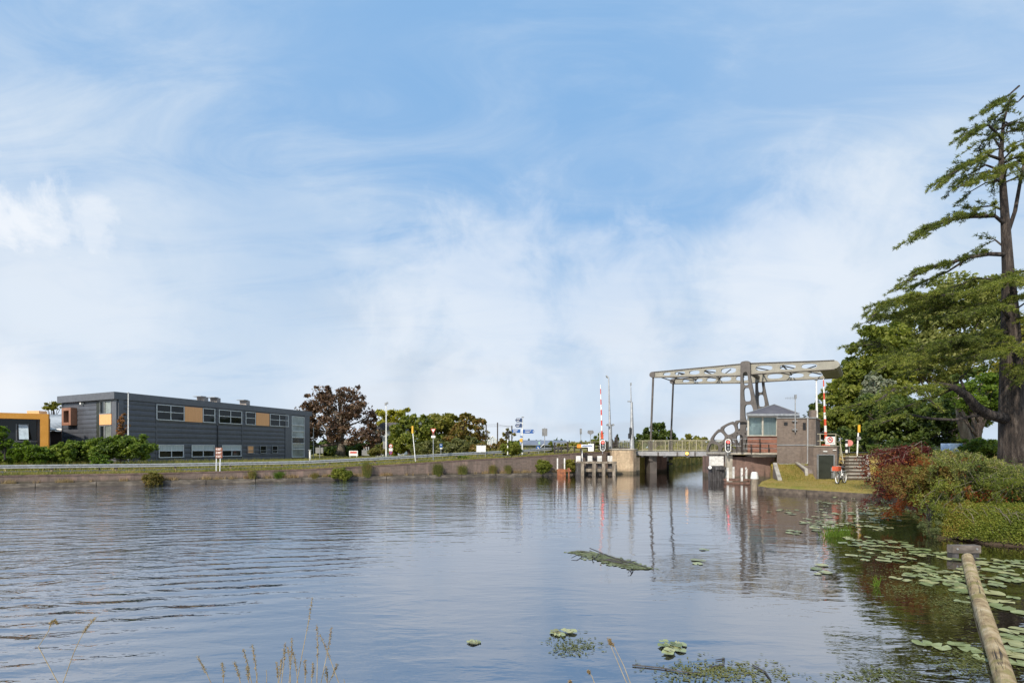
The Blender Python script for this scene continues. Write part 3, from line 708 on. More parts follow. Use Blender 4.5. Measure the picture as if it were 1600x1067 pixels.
# cross bracing between the beams
m = MB()
for a, b_ in ((.0, 2.3), (2.3, 4.6), (4.6, 6.9), (8.6, 11.0), (11.0, 13.4)):
    za, zb_ = ZT(a) - .25, ZT(b_) - .35
    m.tube([bp(a, .1, za), bp(b_, BWID - .1, zb_)], .05, 6); m.tube([bp(b_, .1, zb_), bp(a, BWID - .1, za)], .05, 6); m.tube([bp(a, .1, za), bp(a, BWID - .1, za)], .06, 6)
m.tube([bp(8.1, .1, 9.3), bp(8.1, BWID - .1, 9.3)], .2, 10)
part('cross_bracing', m, m_brownst, br)
# rods
for b0 in (0, BWID):
    m = MB().tube([bp(-.1, b0, ZT(0) - .3), bp(-.35, b0, 3.1)], .10, 8); m.tube([bp(-.35, b0, 3.1), bp(-.38, b0, 1.2)], .24, 4); part('hanger_rod', m, m_brownst, br)
# portal posts: tapering frame with slots
for b0 in (-.45, BWID + .45):
    m = MB(); z0, z1 = 2.1, 9.95
    def wl_(z): return lerp_tab(z, [(2.1, -.42), (9.9, -.36)])
    def wr_(z): return lerp_tab(z, [(2.1, 1.75), (5, 1.15), (7.5, .62), (8.6, .42), (9.9, .40)])
    zs = [(2.1, 3.0, 0), (3.0, 4.6, .8), (4.6, 6.35, .82), (6.35, 7.75, .84), (7.75, 9.1, .84), (9.1, 9.8, 0)]
    for za, zb_, hv in zs:
        def Fn(u, v, side, za=za, zb_=zb_, b0=b0):
            z = (za + zb_) / 2 + (zb_ - za) / 2 * v; l, r_ = wl_(z), wr_(z); return bp(LA + (l + r_) / 2 + (r_ - l) / 2 * u, b0 + (-.2 if side == 0 else .2), z)
        if hv: m.hole_cell(Fn, .48, hv, 4.0)
        else: m.solid_cell(Fn)
    m.prism([bp(LA + .02 + .38 * math.cos(t_ * math.pi / 8), b0 - .2, 9.8 + .14 * math.sin(t_ * math.pi / 8)) for t_ in range(9)], BV * .4)
    part('portal_post', m, m_brownst, br)
# rocking wheel sectors
for b0 in (-.95, BWID + .1):
    m = MB(); C0 = bp(LA - .1, b0, 1.82); RR = 3.05
    def pol(r0, r1, a0, a1, hu, hv, C0=C0, m=m):
        def Fn(u, v, side):
            a = (a0 + a1) / 2 + (a1 - a0) / 2 * u; r = (r0 + r1) / 2 + (r1 - r0) / 2 * v
            return C0 + BU * (-math.cos(a) * r) + UPV * (math.sin(a) * r) + BV * (.35 if side else 0)
        if hu: m.hole_cell(Fn, hu, hv, 3.2, 32)
        else: m.solid_cell(Fn)
    n = 5; a1 = R(128)
    for k in range(n): pol(RR * .63, RR, a1 * k / n, a1 * (k + 1) / n, .80, .70)
    n = 4
    for k in range(n): pol(RR * .12, RR * .63, a1 * k / n, a1 * (k + 1) / n, .70, .84)
    part('sector_wheel', m, m_brownst, br)
# deck
m = MB(); m.box(bp(2.6, BWID / 2, DECK - .09), (11.0 + 3.4, BWID + .9, .16), BAX); part('deck', m, m_road, br)
m = MB(); m.box(bp(2.6 - .2, -.5, DECK - .20), (13.8, .18, .40), BAX); m.box(bp(2.4, BWID + .5, DECK - .20), (13.8, .18, .40), BAX)
for a in (-1.2, 1.0, 3.2, 5.4): m.box(bp(a, BWID / 2, DECK - .38), (.25, BWID, .35), BAX)
part('edge_girder', m, m_galv if False else surf('grey_girder', (.25, .25, .26), rough=.5), br)
for a in (.6, 2.4, 4.0, 5.8): part('girder_bracket', MB().box(bp(a, -.64, DECK - .22), (.12, .1, .36), BAX), m_brownst, br)
def railing(name, p0, p1, h, parent, m_rail, posts, bars, rails, label=None, pr=.03, br_=.012, rr=.022):
    p0, p1 = Vector(p0), Vector(p1); L_ = (p1 - p0).length; mb = MB()
    for k in range(posts + 1):
        q = p0.lerp(p1, k / posts); mb.tube([q, q + UPV * h], pr, 6)
    for z in rails: mb.tube([p0 + UPV * z, p1 + UPV * z], rr, 6)
    if bars:
        for k in range(1, bars):
            q = p0.lerp(p1, k / bars); mb.tube([q + UPV * rails[0], q + UPV * rails[-1]], br_, 4, False)
    return part(name, mb, m_rail, parent, label=label)
m_railb = surf('beige_railing', (.34, .31, .215), rough=.5, bump=0)
for b0 in (-.35, BWID + .35):
    railing('railing', bp(-3.6, b0, DECK), bp(6.6, b0, DECK), 1.08, br, m_railb, 8, 78, (.1, 1.06), pr=.03, br_=.013)
m = MB().disc(bp(3.3, -.66, DECK - .16), -BV, .13, .06, 14); ol = part('navigation_lamp', m, m_orlight, br); 
m = MB().box(bp(3.3, -.62, DECK - .16), (.36, .06, .36), BAX); part('lamp_box', m, m_brownst, br)
# approach road over the left pier to the bank
mb = MB(); mb.quad(bp(-14, -.9, DECK - .03), bp(-4.3, -.7, DECK - .02), bp(-4.3, BWID + .7, DECK - .02), bp(-14, BWID + 4, DECK - .03)); struct('bridge_road', mb, m_road)
mb = MB(); mb.quad(bp(9.9, -.3, DECK - .02), bp(40, -.3, DECK - .02), bp(40, BWID + .3, DECK - .02), bp(9.9, BWID + .3, DECK - .02)); struct('bridge_road', mb, m_road)

# ---------------- left abutment ----------------
ab = thing('stone_abutment', 'sandstone block abutment carrying the left end of the drawbridge', 'abutment', (10.5, 48.5, 0))
def pris(pts, z0, z1): return MB().prism([(x, y, z0) for x, y in pts], (0, 0, z1 - z0))
part('stone_pier', pris([(9.35, 47.7), (11.35, 47.9), (11.75, 48.4), (11.75, 51), (9.35, 51)], -1, 2.28), m_stone, ab)
part('cap_stone', pris([(9.28, 47.62), (11.42, 47.82), (11.85, 48.36), (11.85, 51), (9.28, 51)], 2.281, 2.40), m_concrete, ab)
part('lower_pier', pris([(11.76, 49.2), (12.3, 49.3), (12.3, 52), (11.76, 52)], -1, 1.55), m_stone, ab)
part('recess_wall', pris([(12.301, 51.2), (14.0, 51.4), (14.0, 57), (12.301, 57)], -1, 1.75), m_brickw, ab)
part('column', pris([(13.35, 49.5), (14.0, 49.5), (14.0, 51.3), (13.35, 51.3)], -1, 1.7), m_brownst, ab)
part('brick_pier', pris([(14.001, 51.0), (15.6, 51.6), (16.0, 54), (14.001, 57)], -1, 1.75), m_brickw, ab)

# ---------------- right abutment ----------------
ra = thing('brick_abutment', 'dark red brick abutment with a railed concrete ledge under the control house', 'abutment', (17.5, 39, 0))
part('pier_edge', pris([(16.35, 38.9), (16.75, 38.9), (16.75, 39.3), (16.35, 39.3)], -1, 1.98), m_concrete, ra)
aw = MB(); n = 9; top = []; bot = []
for k in range(n + 1):
    f = k / n; x = 16.751 + (20.0 - 16.751) * f; bulge = .30 * math.sin(f * math.pi); bot.append(Vector((x, 38.95 - bulge * .8, -1))); top.append(Vector((x + (.55 * f if False else 0), 38.95 - bulge * .2, 1.78)))
for k in range(n): aw.quad(bot[k], bot[k + 1], top[k + 1], top[k])
aw.quad(Vector((16.751, 38.95, -1)), Vector((16.751, 45, -1)), Vector((16.751, 45, 1.78)), Vector((16.751, 38.95, 1.78)))
aw.quad(Vector((20, 45, -1)), Vector((20, 38.95, -1)), Vector((20, 38.95, 1.78)), Vector((20, 45, 1.78)))
part('wall', aw, m_brickw, ra)
part('side_wall', pris([(16.36, 39.301), (16.75, 39.301), (19.5, 45), (19.1, 45)], -1, 1.98), m_brickw, ra)
lg = MB(); lg.prism([(16.3, 38.55, 1.98), (P(1217, 0, 37.7).x, 37.7, 1.98), (20.6, 41, 1.98), (16.3, 43, 1.98)], (0, 0, .14)); lg.prism([(18.0, 38.3, 1.80), (19.6, 38.0, 1.80), (20.05, 39.5, 1.80), (18.0, 39.5, 1.80)], (0, 0, .179)); part('ledge', lg, m_concrete, ra)
lr = MB(); p0, p1 = Vector((P(1160, 0, 38.1).x, 38.1, 2.12)), Vector((P(1215, 0, 37.85).x, 37.85, 2.12))
for k, f in enumerate((0, .25, .5, .75, 1.0)):
    q = p0.lerp(p1, f); part('railing_post', MB().box(q + UPV * (.52 if k % 2 == 0 else .3), (.07, .05, 1.04 if k % 2 == 0 else .6)), m_darkpost, ra)
q0 = Vector((16.6, 38.6, 2.12))
for f in (.0, .45, .9): part('railing_post', MB().box(q0.lerp(p0, f) + UPV * .5, (.05, .05, 1.0)), m_darkpost, ra)
lr = MB()
for z in (.3, .66, 1.02): lr.tube([p0 + UPV * z, p1 + UPV * z], .022, 6)
for z in (.5, 1.0): lr.tube([q0 + UPV * z, p0 + UPV * z], .02, 6)
part('handrail', lr, m_galv, ra)

# ---------------- control house ----------------
ch = thing('bridge_control_house', 'brown brick bridge control house with hipped slate roof and glazed corner room', 'control house', (20.5, 38, 2.1))
FX0, FX1 = 18.63, 21.35; FY = 36.0
part('wall', pris([(18.63, 36.0), (21.35, 36.0), (23.6, 39.2), (23.0, 41.5), (21.9, 40.6)], .3, 4.55), m_brickh, ch)
part('parapet_coping', pris([(18.58, 35.93), (21.38, 35.93), (23.7, 39.2), (23.0, 41.6), (21.8, 40.65)], 4.551, 4.62), m_galv, ch)
# bay
BY = 38.3; bx0, bx1 = P(1168, 0, BY).x, P(1215, 0, BY).x
sh_ = lambda a, y: (a + (y - BY) * .7, y)
m = pris([sh_(bx0, BY), sh_(bx1, BY), sh_(bx1, BY + 2.6), sh_(bx0, BY + 2.6)], 2.12, 3.36); part('bay_wall', m, m_brickr, ch)
m = pris([sh_(bx0 + .03, BY + .1), sh_(bx1 - .03, BY + .1), sh_(bx1 - .03, BY + 2.55), sh_(bx0 + .03, BY + 2.55)], 3.361, 4.87); g_ = part('window', m, m_curtain, ch)
gl = MB().box(((bx0 + bx1) / 2, BY + .03, 4.06), (bx1 - bx0 - .10, .012, 1.30)); part('pane', gl, clear('clear_pane'), g_)
m = MB(); hw = bx1 - bx0; xc = (bx0 + bx1) / 2
for x_, w_ in ((bx0 + .045, .11), (bx1 - .045, .11), (bx0 + hw * .50, .10)): m.box((x_, BY, 4.06), (w_, .10, 1.40))
m.box((xc, BY, 4.80), (hw, .12, .09)); m.box((xc, BY - .03, 3.385), (hw + .05, .2, .07))
part('window_frame', m, surf('cream_frame', (.52, .49, .42), rough=.5, bump=0), g_)
# roof: hip
ez = 4.88; e0, e1, y0_, y1_ = bx0 - .30, P(1256, 0, BY).x, BY - .45, BY + 4.0; ax_, ay_ = P(1210, 0, BY + 1.8).x, BY + 1.8; az = px2z(632, BY + 1.8)
m = MB(); c4 = [Vector((e0, y0_, ez + .12)), Vector((e1 - .6, y0_, ez + .12)), Vector((e1 + 1.6, y1_ - .6, ez + .12)), Vector((e0 + 2.4, y1_ - .6, ez + .12))]; ap = Vector((ax_, ay_, az))
for i in range(4): m.poly([c4[i], c4[(i + 1) % 4], ap])
m.poly(c4[::-1]); rfp = part('roof', m, m_slate, ch)
m = MB().prism([Vector((q.x, q.y, ez - .04)) for q in c4], (0, 0, .158)); part('eaves', m, m_galv, rfp)
m = MB()
for q in c4: m.tube([q + UPV * .02, ap + UPV * .02], .035, 6)
part('ridge', m, m_grey, rfp)
c = P(1260, 0, 39); m = MB().box((c.x, 38.2, 4.9), (.38, .38, .75)); part('chimney', m, m_brickh, ch)
part('vent_opening', MB().box((P(1227.5, 0, 36).x, 35.99, px2z(662, 36)), (.24, .06, .22)), m_black, ch); part('vent_opening', MB().box((P(1256.5, 0, 36).x, 35.99, px2z(666, 36)), (.2, .06, .5)), m_black, ch)
zz = px2z(695, 36); m = MB(); m.box(((FX0 + FX1) / 2, 35.98, zz), (FX1 - FX0, .06, .06)); part('string_course', m, m_galv, ch)
xp = P(1262, 0, 35.9).x; zp = px2z(725, 35.9)
m = MB().tube([(xp, 35.9, 4.6), (xp, 35.9, zp + .1), (xp - .06, 35.9, zp + .02), (xp - .15, 35.9, zp), (P(1216, 0, 35.9).x, 35.9, zp)], .045, 8); part('drainpipe', m, m_galv, ch)
# antenna
xa = P(1242.5, 0, 35.8).x; m = MB().tube([(xa, 35.8, px2z(675, 35.8)), (xa, 35.8, px2z(617, 35.8))], .035, 6)
for y_ in (657.5, 671): m.box((xa, 35.88, px2z(y_, 35.8)), (.34, .1, .05))
an = part('antenna_mast', m, m_galv, ch)
m = MB(); za = px2z(622, 35.8); m.tube([(xa - .72, 35.8, za), (xa, 35.8, za)], .012, 4)
for k in range(6): m.tube([(xa - .1 - k * .11, 35.8, za - .12 + .01 * k), (xa - .1 - k * .11, 35.8, za + .12 - .01 * k)], .008, 4)
m.box((xa + .02, 35.8, za + .1), (.12, .12, .28)); part('antenna', m, m_grey, an)
# lower annex with door
AX0, AX1, AY = 20.75, P(1308, 0, 35.2).x, 35.2
dx0, dx1 = P(1277, 0, 35.2).x, P(1302, 0, 35.2).x; dz1 = px2z(711, 35.2)
part('annex_wall', pris([(AX0 - .02, 35.2), (AX1, 35.2), (AX1 + 1.2, 36.9), (AX1 + .8, 38.3), (AX0, 38.3)], .1, px2z(697.5, 35.2)), m_brickh, ch)
part('annex_coping', pris([(AX0 - .05, 35.14), (AX1 + .05, 35.14), (AX1 + 1.3, 36.9), (AX1 + .9, 38.4), (AX0 - .05, 38.4)], px2z(697.5, 35.2) + .001, px2z(697.5, 35.2) + .06), m_concrete, ch)
m = MB().box(((dx0 + dx1) / 2, 35.17, (.3 + dz1) / 2), (dx1 - dx0, .08, dz1 - .3)); dr = part('door', m, m_doorgreen, ch)
m = MB(); m.box((dx1 - .12, 35.11, 1.0), (.05, .06, .14)); part('handle', m, m_galv, dr)
m = MB()
for a, b_, c_, d_ in ((dx0 - .04, dx0 + .03, .3, dz1 + .05), (dx1 - .03, dx1 + .04, .3, dz1 + .05), (dx0, dx1, dz1, dz1 + .06)): m.box(((a + b_) / 2, 35.15, (c_ + d_) / 2), (b_ - a, .1, d_ - c_))
part('door_frame', m, m_grey, ch)
m = MB().box((P(1290, 0, 35.1).x, 35.15, px2z(705, 35.2)), (.26, .05, .08)); m.box((P(1304.5, 0, 35.1).x, 35.15, px2z(703, 35.2)), (.22, .05, .05)); part('door_plate', m, m_white, ch)
m = MB().box((P(1300, 0, 35.1).x, 35.12, px2z(733, 35.2)), (.12, .1, .28)); m.box((P(1302, 0, 35.05).x, 35.05, px2z(742, 35.2)), (.16, .2, .4)); part('meter_box', m, m_galv, ch)
z_t = px2z(697.5, 35.2) + .06; hr = MB()
pts_ = [P(1277, 678, 35.4), P(1306, 678, 35.4), P(1313, 682, 36.6)]
for dz in (0, -.48): hr.tube([q + UPV * dz for q in pts_], .03, 6)
for q in (pts_[0] + Vector((.2, 0, 0)), pts_[1], pts_[2]): hr.tube([q, Vector((q.x, q.y, z_t - .02))], .03, 6)
part('railing', hr, m_railb, ch)
hr = MB().tube([Vector((AX1 + .28, 35.3, 2.75)), Vector((AX1 + .05, 34.6, 1.4))], .035, 6); hr.tube([Vector((AX1 + .28, 35.3, 2.75)), Vector((AX1 + .28, 35.3, 1.9))], .03, 6); part('stair_rail', hr, m_railb, ch)
# low retaining wall beside the grass slope
rw = thing('retaining_wall', 'short sloping brick retaining wall left of the dark door', 'retaining wall', (20.6, 35, .3))
xl, xr = P(1262, 0, 34.4).x, P(1274.5, 0, 34.4).x
m = MB().prism([Vector((xr - .5, 35.9, -.1)), Vector((xr - .5, 35.9, 1.35)), Vector((xr - .72, 34.4, .95)), Vector((xr - .95, 33.9, .3)), Vector((xr - .95, 33.9, -.1))], (.5, 0, 0)); part('wall', m, m_brickh, rw)
m = MB().prism([Vector((xr - .56, 35.9, 1.351)), Vector((xr - .78, 34.4, .951)), Vector((xr - 1.0, 33.85, .30)), Vector((xr - 1.0, 33.85, .38)), Vector((xr - .78, 34.36, 1.03)), Vector((xr - .56, 35.9, 1.43))], (.14, 0, 0))
m.prism([Vector((xr - .4, 34.95, -.1)), Vector((20.76, 34.95, -.1)), Vector((20.76, 34.95, 1.25)), Vector((xr - .4, 34.95, 1.25))], (0, .9, 0)); part('brick_end', m, m_brickh, rw); m = MB().prism([Vector((xr - .56, 35.9, 1.432)), Vector((xr - .78, 34.36, 1.032)), Vector((xr - 1.0, 33.85, .382)), Vector((xr - 1.0, 33.85, .44)), Vector((xr - .78, 34.34, 1.09)), Vector((xr - .56, 35.9, 1.49))], (.2, 0, 0)); part('coping', m, m_concrete, rw)
# grass slope below the house, with its concrete edge
mb = MB(); s0 = [(18.62, 35.93, 1.36), (20.7, 35.93, 1.36), (19.75, 33.2, .34), (17.6, 33.4, .36)]
mb.poly([s0[3], s0[2], s0[1], s0[0]]); struct('grass_slope', mb, m_lawn)
sk_ = thing('slope_kerb', 'pale concrete kerb running down the grass slope to the water', 'kerb', (18.3, 35, .5))
m = MB().prism([Vector((18.62, 36.0, 1.30)), Vector((18.35, 36.0, 1.30)), Vector((17.3, 33.3, .26)), Vector((17.57, 33.3, .26))], (0, 0, .14)); part('kerb', m, m_concrete, sk_)
m = MB().prism([Vector((18.35, 36.0, 1.30)), Vector((17.3, 33.3, .26)), Vector((17.3, 33.3, -.5)), Vector((18.35, 36.0, -.5))], (.1, 0, 0)); part('side', m, m_brickh, sk_)
# stairs
st = thing('concrete_stairs', 'concrete steps with a side wall climbing from the lawn beside the annex', 'stairs', (23.2, 34.5, .33))
sx0, sx1 = P(1311, 0, 35).x, P(1338, 0, 35).x; n = 7
for k in range(n):
    z0 = .33 + (1.9 - .33) * k / n; z1 = .33 + (1.9 - .33) * (k + 1) / n; y_ = 34.0 + k * .38; w_ = sx1 - sx0
    xs = sx0 + (y_ - 34) * .66
    m = MB().box((xs + w_ / 2, y_ + .95, (z0 + z1) / 2 - .04), (w_, 1.9, z1 - z0 - .09)); part('riser', m, surf('stair_riser', (.11, .085, .065), rough=.9) if 'stair_riser' not in MATS else MATS['stair_riser'], st)
    m = MB().box((xs + w_ / 2, y_ + .15, z1 - .045), (w_ + .02, .42, .088)); part('tread', m, m_concrete, st)
m = MB().prism([Vector((sx1, 33.9, .2)), Vector((sx1 + 1.7, 36.6, .2)), Vector((sx1 + 1.7, 36.6, 1.98)), Vector((sx1, 33.9, .55))], (.18, -.05, 0)); part('side_wall', m, m_concrete, st)
# ---------------- vegetation ----------------
def fastmesh(name, v, k, m, off=(0, 0, 0)):
    v = np.asarray(v, np.float32).reshape(-1, 3) - np.array(off, np.float32); nf = len(v) // k
    me = bpy.data.meshes.new(name); me.vertices.add(len(v)); me.vertices.foreach_set('co', v.ravel())
    me.loops.add(nf * k); me.loops.foreach_set('vertex_index', np.arange(nf * k, dtype=np.int32))
    me.polygons.add(nf); me.polygons.foreach_set('loop_start', np.arange(nf, dtype=np.int32) * k)
    try: me.polygons.foreach_set('loop_total', np.full(nf, k, np.int32))
    except Exception: pass
    me.update(calc_edges=True); me.materials.append(m); return me
def unit(a): return a / (np.linalg.norm(a, axis=1, keepdims=True) + 1e-9)
def leafquads(p, size, up=.5, asp=.55, outc=None):
    n = len(p); nr = unit(RNG.normal(0, 1, (n, 3)) + np.array([0, 0, up]) + (0 if outc is None else outc))
    t = unit(np.cross(nr, RNG.normal(0, 1, (n, 3)))); b = np.cross(nr, t); s = size * RNG.uniform(.6, 1.4, (n, 1))
    v = np.stack([p - t * s, p - b * s * asp + nr * s * .1, p + t * s, p + b * s * asp + nr * s * .1], 1); return v.reshape(-1, 3)
def clumps(ells, dens, shell=.55, squash=.8):
    C, Rr = [], []
    for (c, r) in ells:
        k = max(5, int(dens * 1.7 * (r[0] * r[2]) ** .9))
        d = unit(RNG.normal(0, 1, (k, 3))); rad = RNG.uniform(shell, 1.0, (k, 1)) ** .8
        C.append(np.array(c) + d * rad * np.array(r)); Rr.append(np.full(k, min(r)) * RNG.uniform(.22, .46, k))
    return np.concatenate(C), np.concatenate(Rr)
def crown_leaves(ells, dens, per, size, m, parent, name='crown', shell=.45, up=.5, sq=.65, asp=.55, gap=0):
    C, Rr = clumps(ells, dens, shell)
    if gap: keep = RNG.uniform(0, 1, len(C)) > gap; C, Rr = C[keep], Rr[keep]
    n = int(per * 1.5); p = np.repeat(C, n, 0); r = np.repeat(Rr, n)[:, None]
    d = unit(RNG.normal(0, 1, (len(p), 3))) * (RNG.uniform(0, 1, (len(p), 1)) ** .5); d[:, 2] *= sq
    cc = np.mean([np.array(c) for c, _ in ells], 0)
    q = p + d * r; nb = max(30, len(q) // 6 // len(ells)); ins = [np.array(c) + unit(RNG.normal(0, 1, (nb, 3))) * (RNG.uniform(0, 1, (nb, 1)) ** .4) * np.array(rr) * .85 for c, rr in ells]
    if gap < .15: q = np.concatenate([q] + ins)
    v = leafquads(q, size, up, asp, outc=unit(q - cc) * .6)
    o = bpy.data.objects.new(name, fastmesh(name, v, 4, m, tuple(wloc(parent)))); COL.objects.link(o); o.parent = parent; return o, C
def ell(x, y, rx, ry, d, dep=None, dy=0):
    c = P(x, y, d + dy); return (tuple(c), (rx / F * d, (dep if dep else rx / F * d), ry / F * d))
def limbs(base, top, r0, targets, m, parent, n=14, name='trunk', seedv=0, bend=.12):
    rnd = random.Random(seedv); mb = MB(); base, top = Vector(base), Vector(top); H = (top - base).length
    tr = [base.lerp(top, f) + Vector((rnd.uniform(-1, 1), rnd.uniform(-1, 1), 0)) * H * .02 * (f > 0) for f in (0, .06, .2, .4, .6, .8, 1)]
    mb.tube(tr, [r0 * 1.35, r0 * 1.05, r0 * .9, r0 * .72, r0 * .5, r0 * .3, r0 * .1], 10)
    tg = list(targets); rnd.shuffle(tg)
    for t in tg[:n]:
        t = Vector(t); f = max(.18, min(.9, rnd.uniform(.25, .7) * max(.3, (t.z - base.z) / max(H, .1)))); a = base.lerp(top, f); r = r0 * (1 - f) * .45 + .02
        mid = a.lerp(t, .5) + Vector((0, 0, -bend * (t - a).length * rnd.uniform(.2, 1)))
        mb.tube([a, a.lerp(mid, .6), mid, mid.lerp(t, .6), t], [r, r * .8, r * .62, r * .4, r * .15], 6)
    return part(name, mb, m, parent, smooth=True)
def tree(name, label, x, ybase, d, ytop, ells, m, per=70, size=None, dens=2.2, r0=.25, group='trees', cat='tree', gap=0.0, mbark=None, nl=14, shell=.45, zb=None, trunk=True, core=False):
    zb = px2z(ybase, d) if zb is None else zb; b = Vector(((x - 800) / F * d, d, zb))
    t = thing(name, label, cat, b, group)
    E = [ell(*e, d) if len(e) == 4 else ell(e[0], e[1], e[2], e[3], d, None, e[4]) for e in ells]
    o, C = crown_leaves(E, dens, per, size or d * .0042, m, t, shell=shell, gap=gap)
    if trunk:
        top = Vector(((x - 800) / F * d, d, px2z(ytop, d) - .8)); limbs(b - UPV * .15, top, r0, C[:200], mbark or m_bark, t, nl, seedv=int(x * 7 + ybase))
    return t
L_beech = leafmat('copper_beech_leaves', [(.05, .03, .022), (.11, .065, .045), (.18, .11, .07), (.27, .18, .12)], .25)
L_yel = leafmat('yellow_green_leaves', [(.18, .18, .02), (.32, .30, .03), (.46, .42, .05)], .35)
L_green = leafmat('green_leaves', [(.09, .12, .022), (.19, .22, .035), (.32, .33, .065)], .35)
L_mid = leafmat('olive_green_leaves', [(.12, .12, .024), (.23, .225, .04), (.36, .32, .065)], .35)
L_rust = leafmat('rusty_green_leaves', [(.09, .08, .02), (.18, .16, .036), (.26, .19, .055), (.2, .10, .04)], .3)
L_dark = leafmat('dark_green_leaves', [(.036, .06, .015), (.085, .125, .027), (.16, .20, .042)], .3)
L_bright = leafmat('bright_green_leaves', [(.06, .10, .014), (.12, .19, .022), (.19, .27, .035)], .4)
L_weed2 = leafmat('pale_olive_leaves', [(.09, .10, .035), (.17, .18, .06), (.26, .25, .09)], .35)
L_silver = leafmat('silver_leaves', [(.16, .18, .13), (.26, .28, .20), (.36, .38, .29)], .3)
L_pale = leafmat('pale_green_leaves', [(.12, .14, .04), (.26, .28, .08), (.42, .42, .16)], .4)
L_hedge = leafmat('hedge_leaves', [(.05, .08, .016), (.11, .17, .024), (.19, .26, .036), (.28, .33, .05)], .3)
L_orange = leafmat('copper_orange_leaves', [(.22, .10, .035), (.34, .16, .06), (.14, .06, .03)], .3)
L_maple = leafmat('maple_purple_leaves', [(.055, .010, .014), (.11, .020, .022), (.17, .035, .03), (.14, .05, .03)], .35)
L_mapler = leafmat('maple_orange_leaves', [(.20, .045, .015), (.34, .09, .03), (.30, .14, .04)], .4)
L_weed = leafmat('weed_leaves', [(.07, .09, .02), (.14, .16, .035), (.22, .20, .06), (.26, .17, .06)], .35)
L_juni = leafmat('juniper_leaves', [(.07, .10, .025), (.15, .19, .045), (.28, .30, .08), (.38, .34, .11)], .3)
L_coton = leafmat('creeper_leaves', [(.08, .11, .018), (.17, .21, .03), (.27, .29, .05), (.30, .20, .05)], .3)
L_cedar = leafmat('cedar_needles', [(.05, .065, .02), (.12, .15, .032), (.22, .25, .05), (.34, .35, .07)], .35)

# far left bank trees
tree('copper_beech', 'large copper brown tree with a rounded crown beside the dark office', 532, 709, 88, 604,
     [(525, 640, 40, 32), (497, 630, 22, 22), (475, 646, 22, 18), (505, 612, 20, 13), (545, 615, 25, 14), (560, 640, 30, 22), (578, 655, 14, 20), (500, 670, 42, 26), (556, 678, 36, 22), (583, 685, 20, 20), (482, 680, 22, 20)], L_beech, 32, .25, 2.3, .65, mbark=m_bark2, nl=34, shell=.35, gap=.13)
tree('tall_tree', 'yellow green tree behind the white lamp mast', 615, 709, 100, 636, [(608, 655, 26, 19), (622, 648, 20, 12), (598, 672, 16, 14), (640, 664, 14, 10)], L_yel, 60, .42, 1.3, .4, nl=10)
house_b = thing('white_house', 'pale house with a grey pitched roof peeping between the green trees', 'house', P(606, 709, 92))
c = P(608, 672, 92); m = MB().box((c.x, 95, 3.2), (5.2, 5, 4.9)); part('wall', m, m_white, house_b)
m = MB().prism([Vector((c.x - 3, 92, 5.66)), Vector((c.x + 3, 92, 5.66)), Vector((c.x + 1.2, 92, 7.0)), Vector((c.x - 1.2, 92, 7.0))], (0, 6, 0)); part('roof', m, m_slate, house_b)
m = MB().box((c.x, 92.45, 3.9), (1.2, .1, 1.2)); m.box((c.x - 1.8, 92.45, 3.9), (.9, .1, 1.2)); part('window', m, m_glass, house_b)
tree('broad_tree', 'broad green tree right of the white lamp mast', 640, 712, 74, 655, [(645, 678, 38, 28), (622, 688, 22, 22), (655, 664, 24, 15), (668, 690, 26, 20), (636, 660, 14, 13), (618, 702, 20, 10)], L_green, 70, .24, 2.6, .35)
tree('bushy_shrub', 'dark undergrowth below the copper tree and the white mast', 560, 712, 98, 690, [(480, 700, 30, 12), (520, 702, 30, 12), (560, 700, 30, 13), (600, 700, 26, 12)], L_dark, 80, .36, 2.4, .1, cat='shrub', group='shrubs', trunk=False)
tree('broad_tree', 'olive tree behind the pole with the triangular sign', 690, 712, 78, 646, [(690, 664, 30, 18), (675, 678, 28, 24), (708, 678, 24, 22), (700, 652, 14, 8), (678, 652, 14, 7)], L_mid, 60, .26, 3.0, .35, gap=.08)
tree('spreading_tree', 'rusty olive tree with open crown and bare forked limbs left of the three dark poles', 722, 708, 72, 645, [(735, 658, 18, 11), (722, 668, 20, 14), (748, 664, 14, 14), (712, 684, 22, 16), (738, 690, 26, 12), (729, 650, 12, 6), (755, 680, 14, 12)], L_rust, 50, .25, 3.0, .3, gap=.12, nl=22)
tree('young_willow', 'drooping pale green willow at the right end of the beech', 592, 710, 66, 694, [(592, 702, 14, 9), (584, 706, 12, 6)], L_weed, 70, .22, 5, .12)
tree('bushy_shrub', 'long olive shrub mass left of the white notice board', 700, 713, 60, 692, [(690, 700, 36, 14), (725, 698, 32, 15), (660, 702, 24, 12), (745, 702, 22, 11)], L_weed2, 80, .19, 5, .1, cat='shrub', group='shrubs')
tree('bushy_shrub', 'rusty olive shrub between the notice board and the striped pole', 770, 712, 58, 694, [(772, 702, 22, 9), (752, 700, 18, 11), (784, 696, 10, 10)], L_rust, 60, .19, 7, .1, cat='shrub', group='shrubs')
tree('round_bush', 'round green bush at the foot of the blue direction signpost', 800, 711, 47.5, 686, [(800, 699, 15, 12), (790, 702, 10, 8), (809, 704, 8, 7)], L_green, 90, .13, 16, .06, cat='bush', group='bushes')
tree('thin_sapling', 'thin sapling with few leaves beside the black signal board', 796, 700, 56, 664, [(796, 676, 14, 11)], L_rust, 22, .14, 6, .05, gap=.2, nl=10)
tree('tall_tree', 'small tree crown rising behind the ribbed roof shed', 83, 690, 105, 628, [(84, 634, 13, 7), (78, 637, 9, 4)], L_mid, 40, .34, 2, .3, gap=.1)
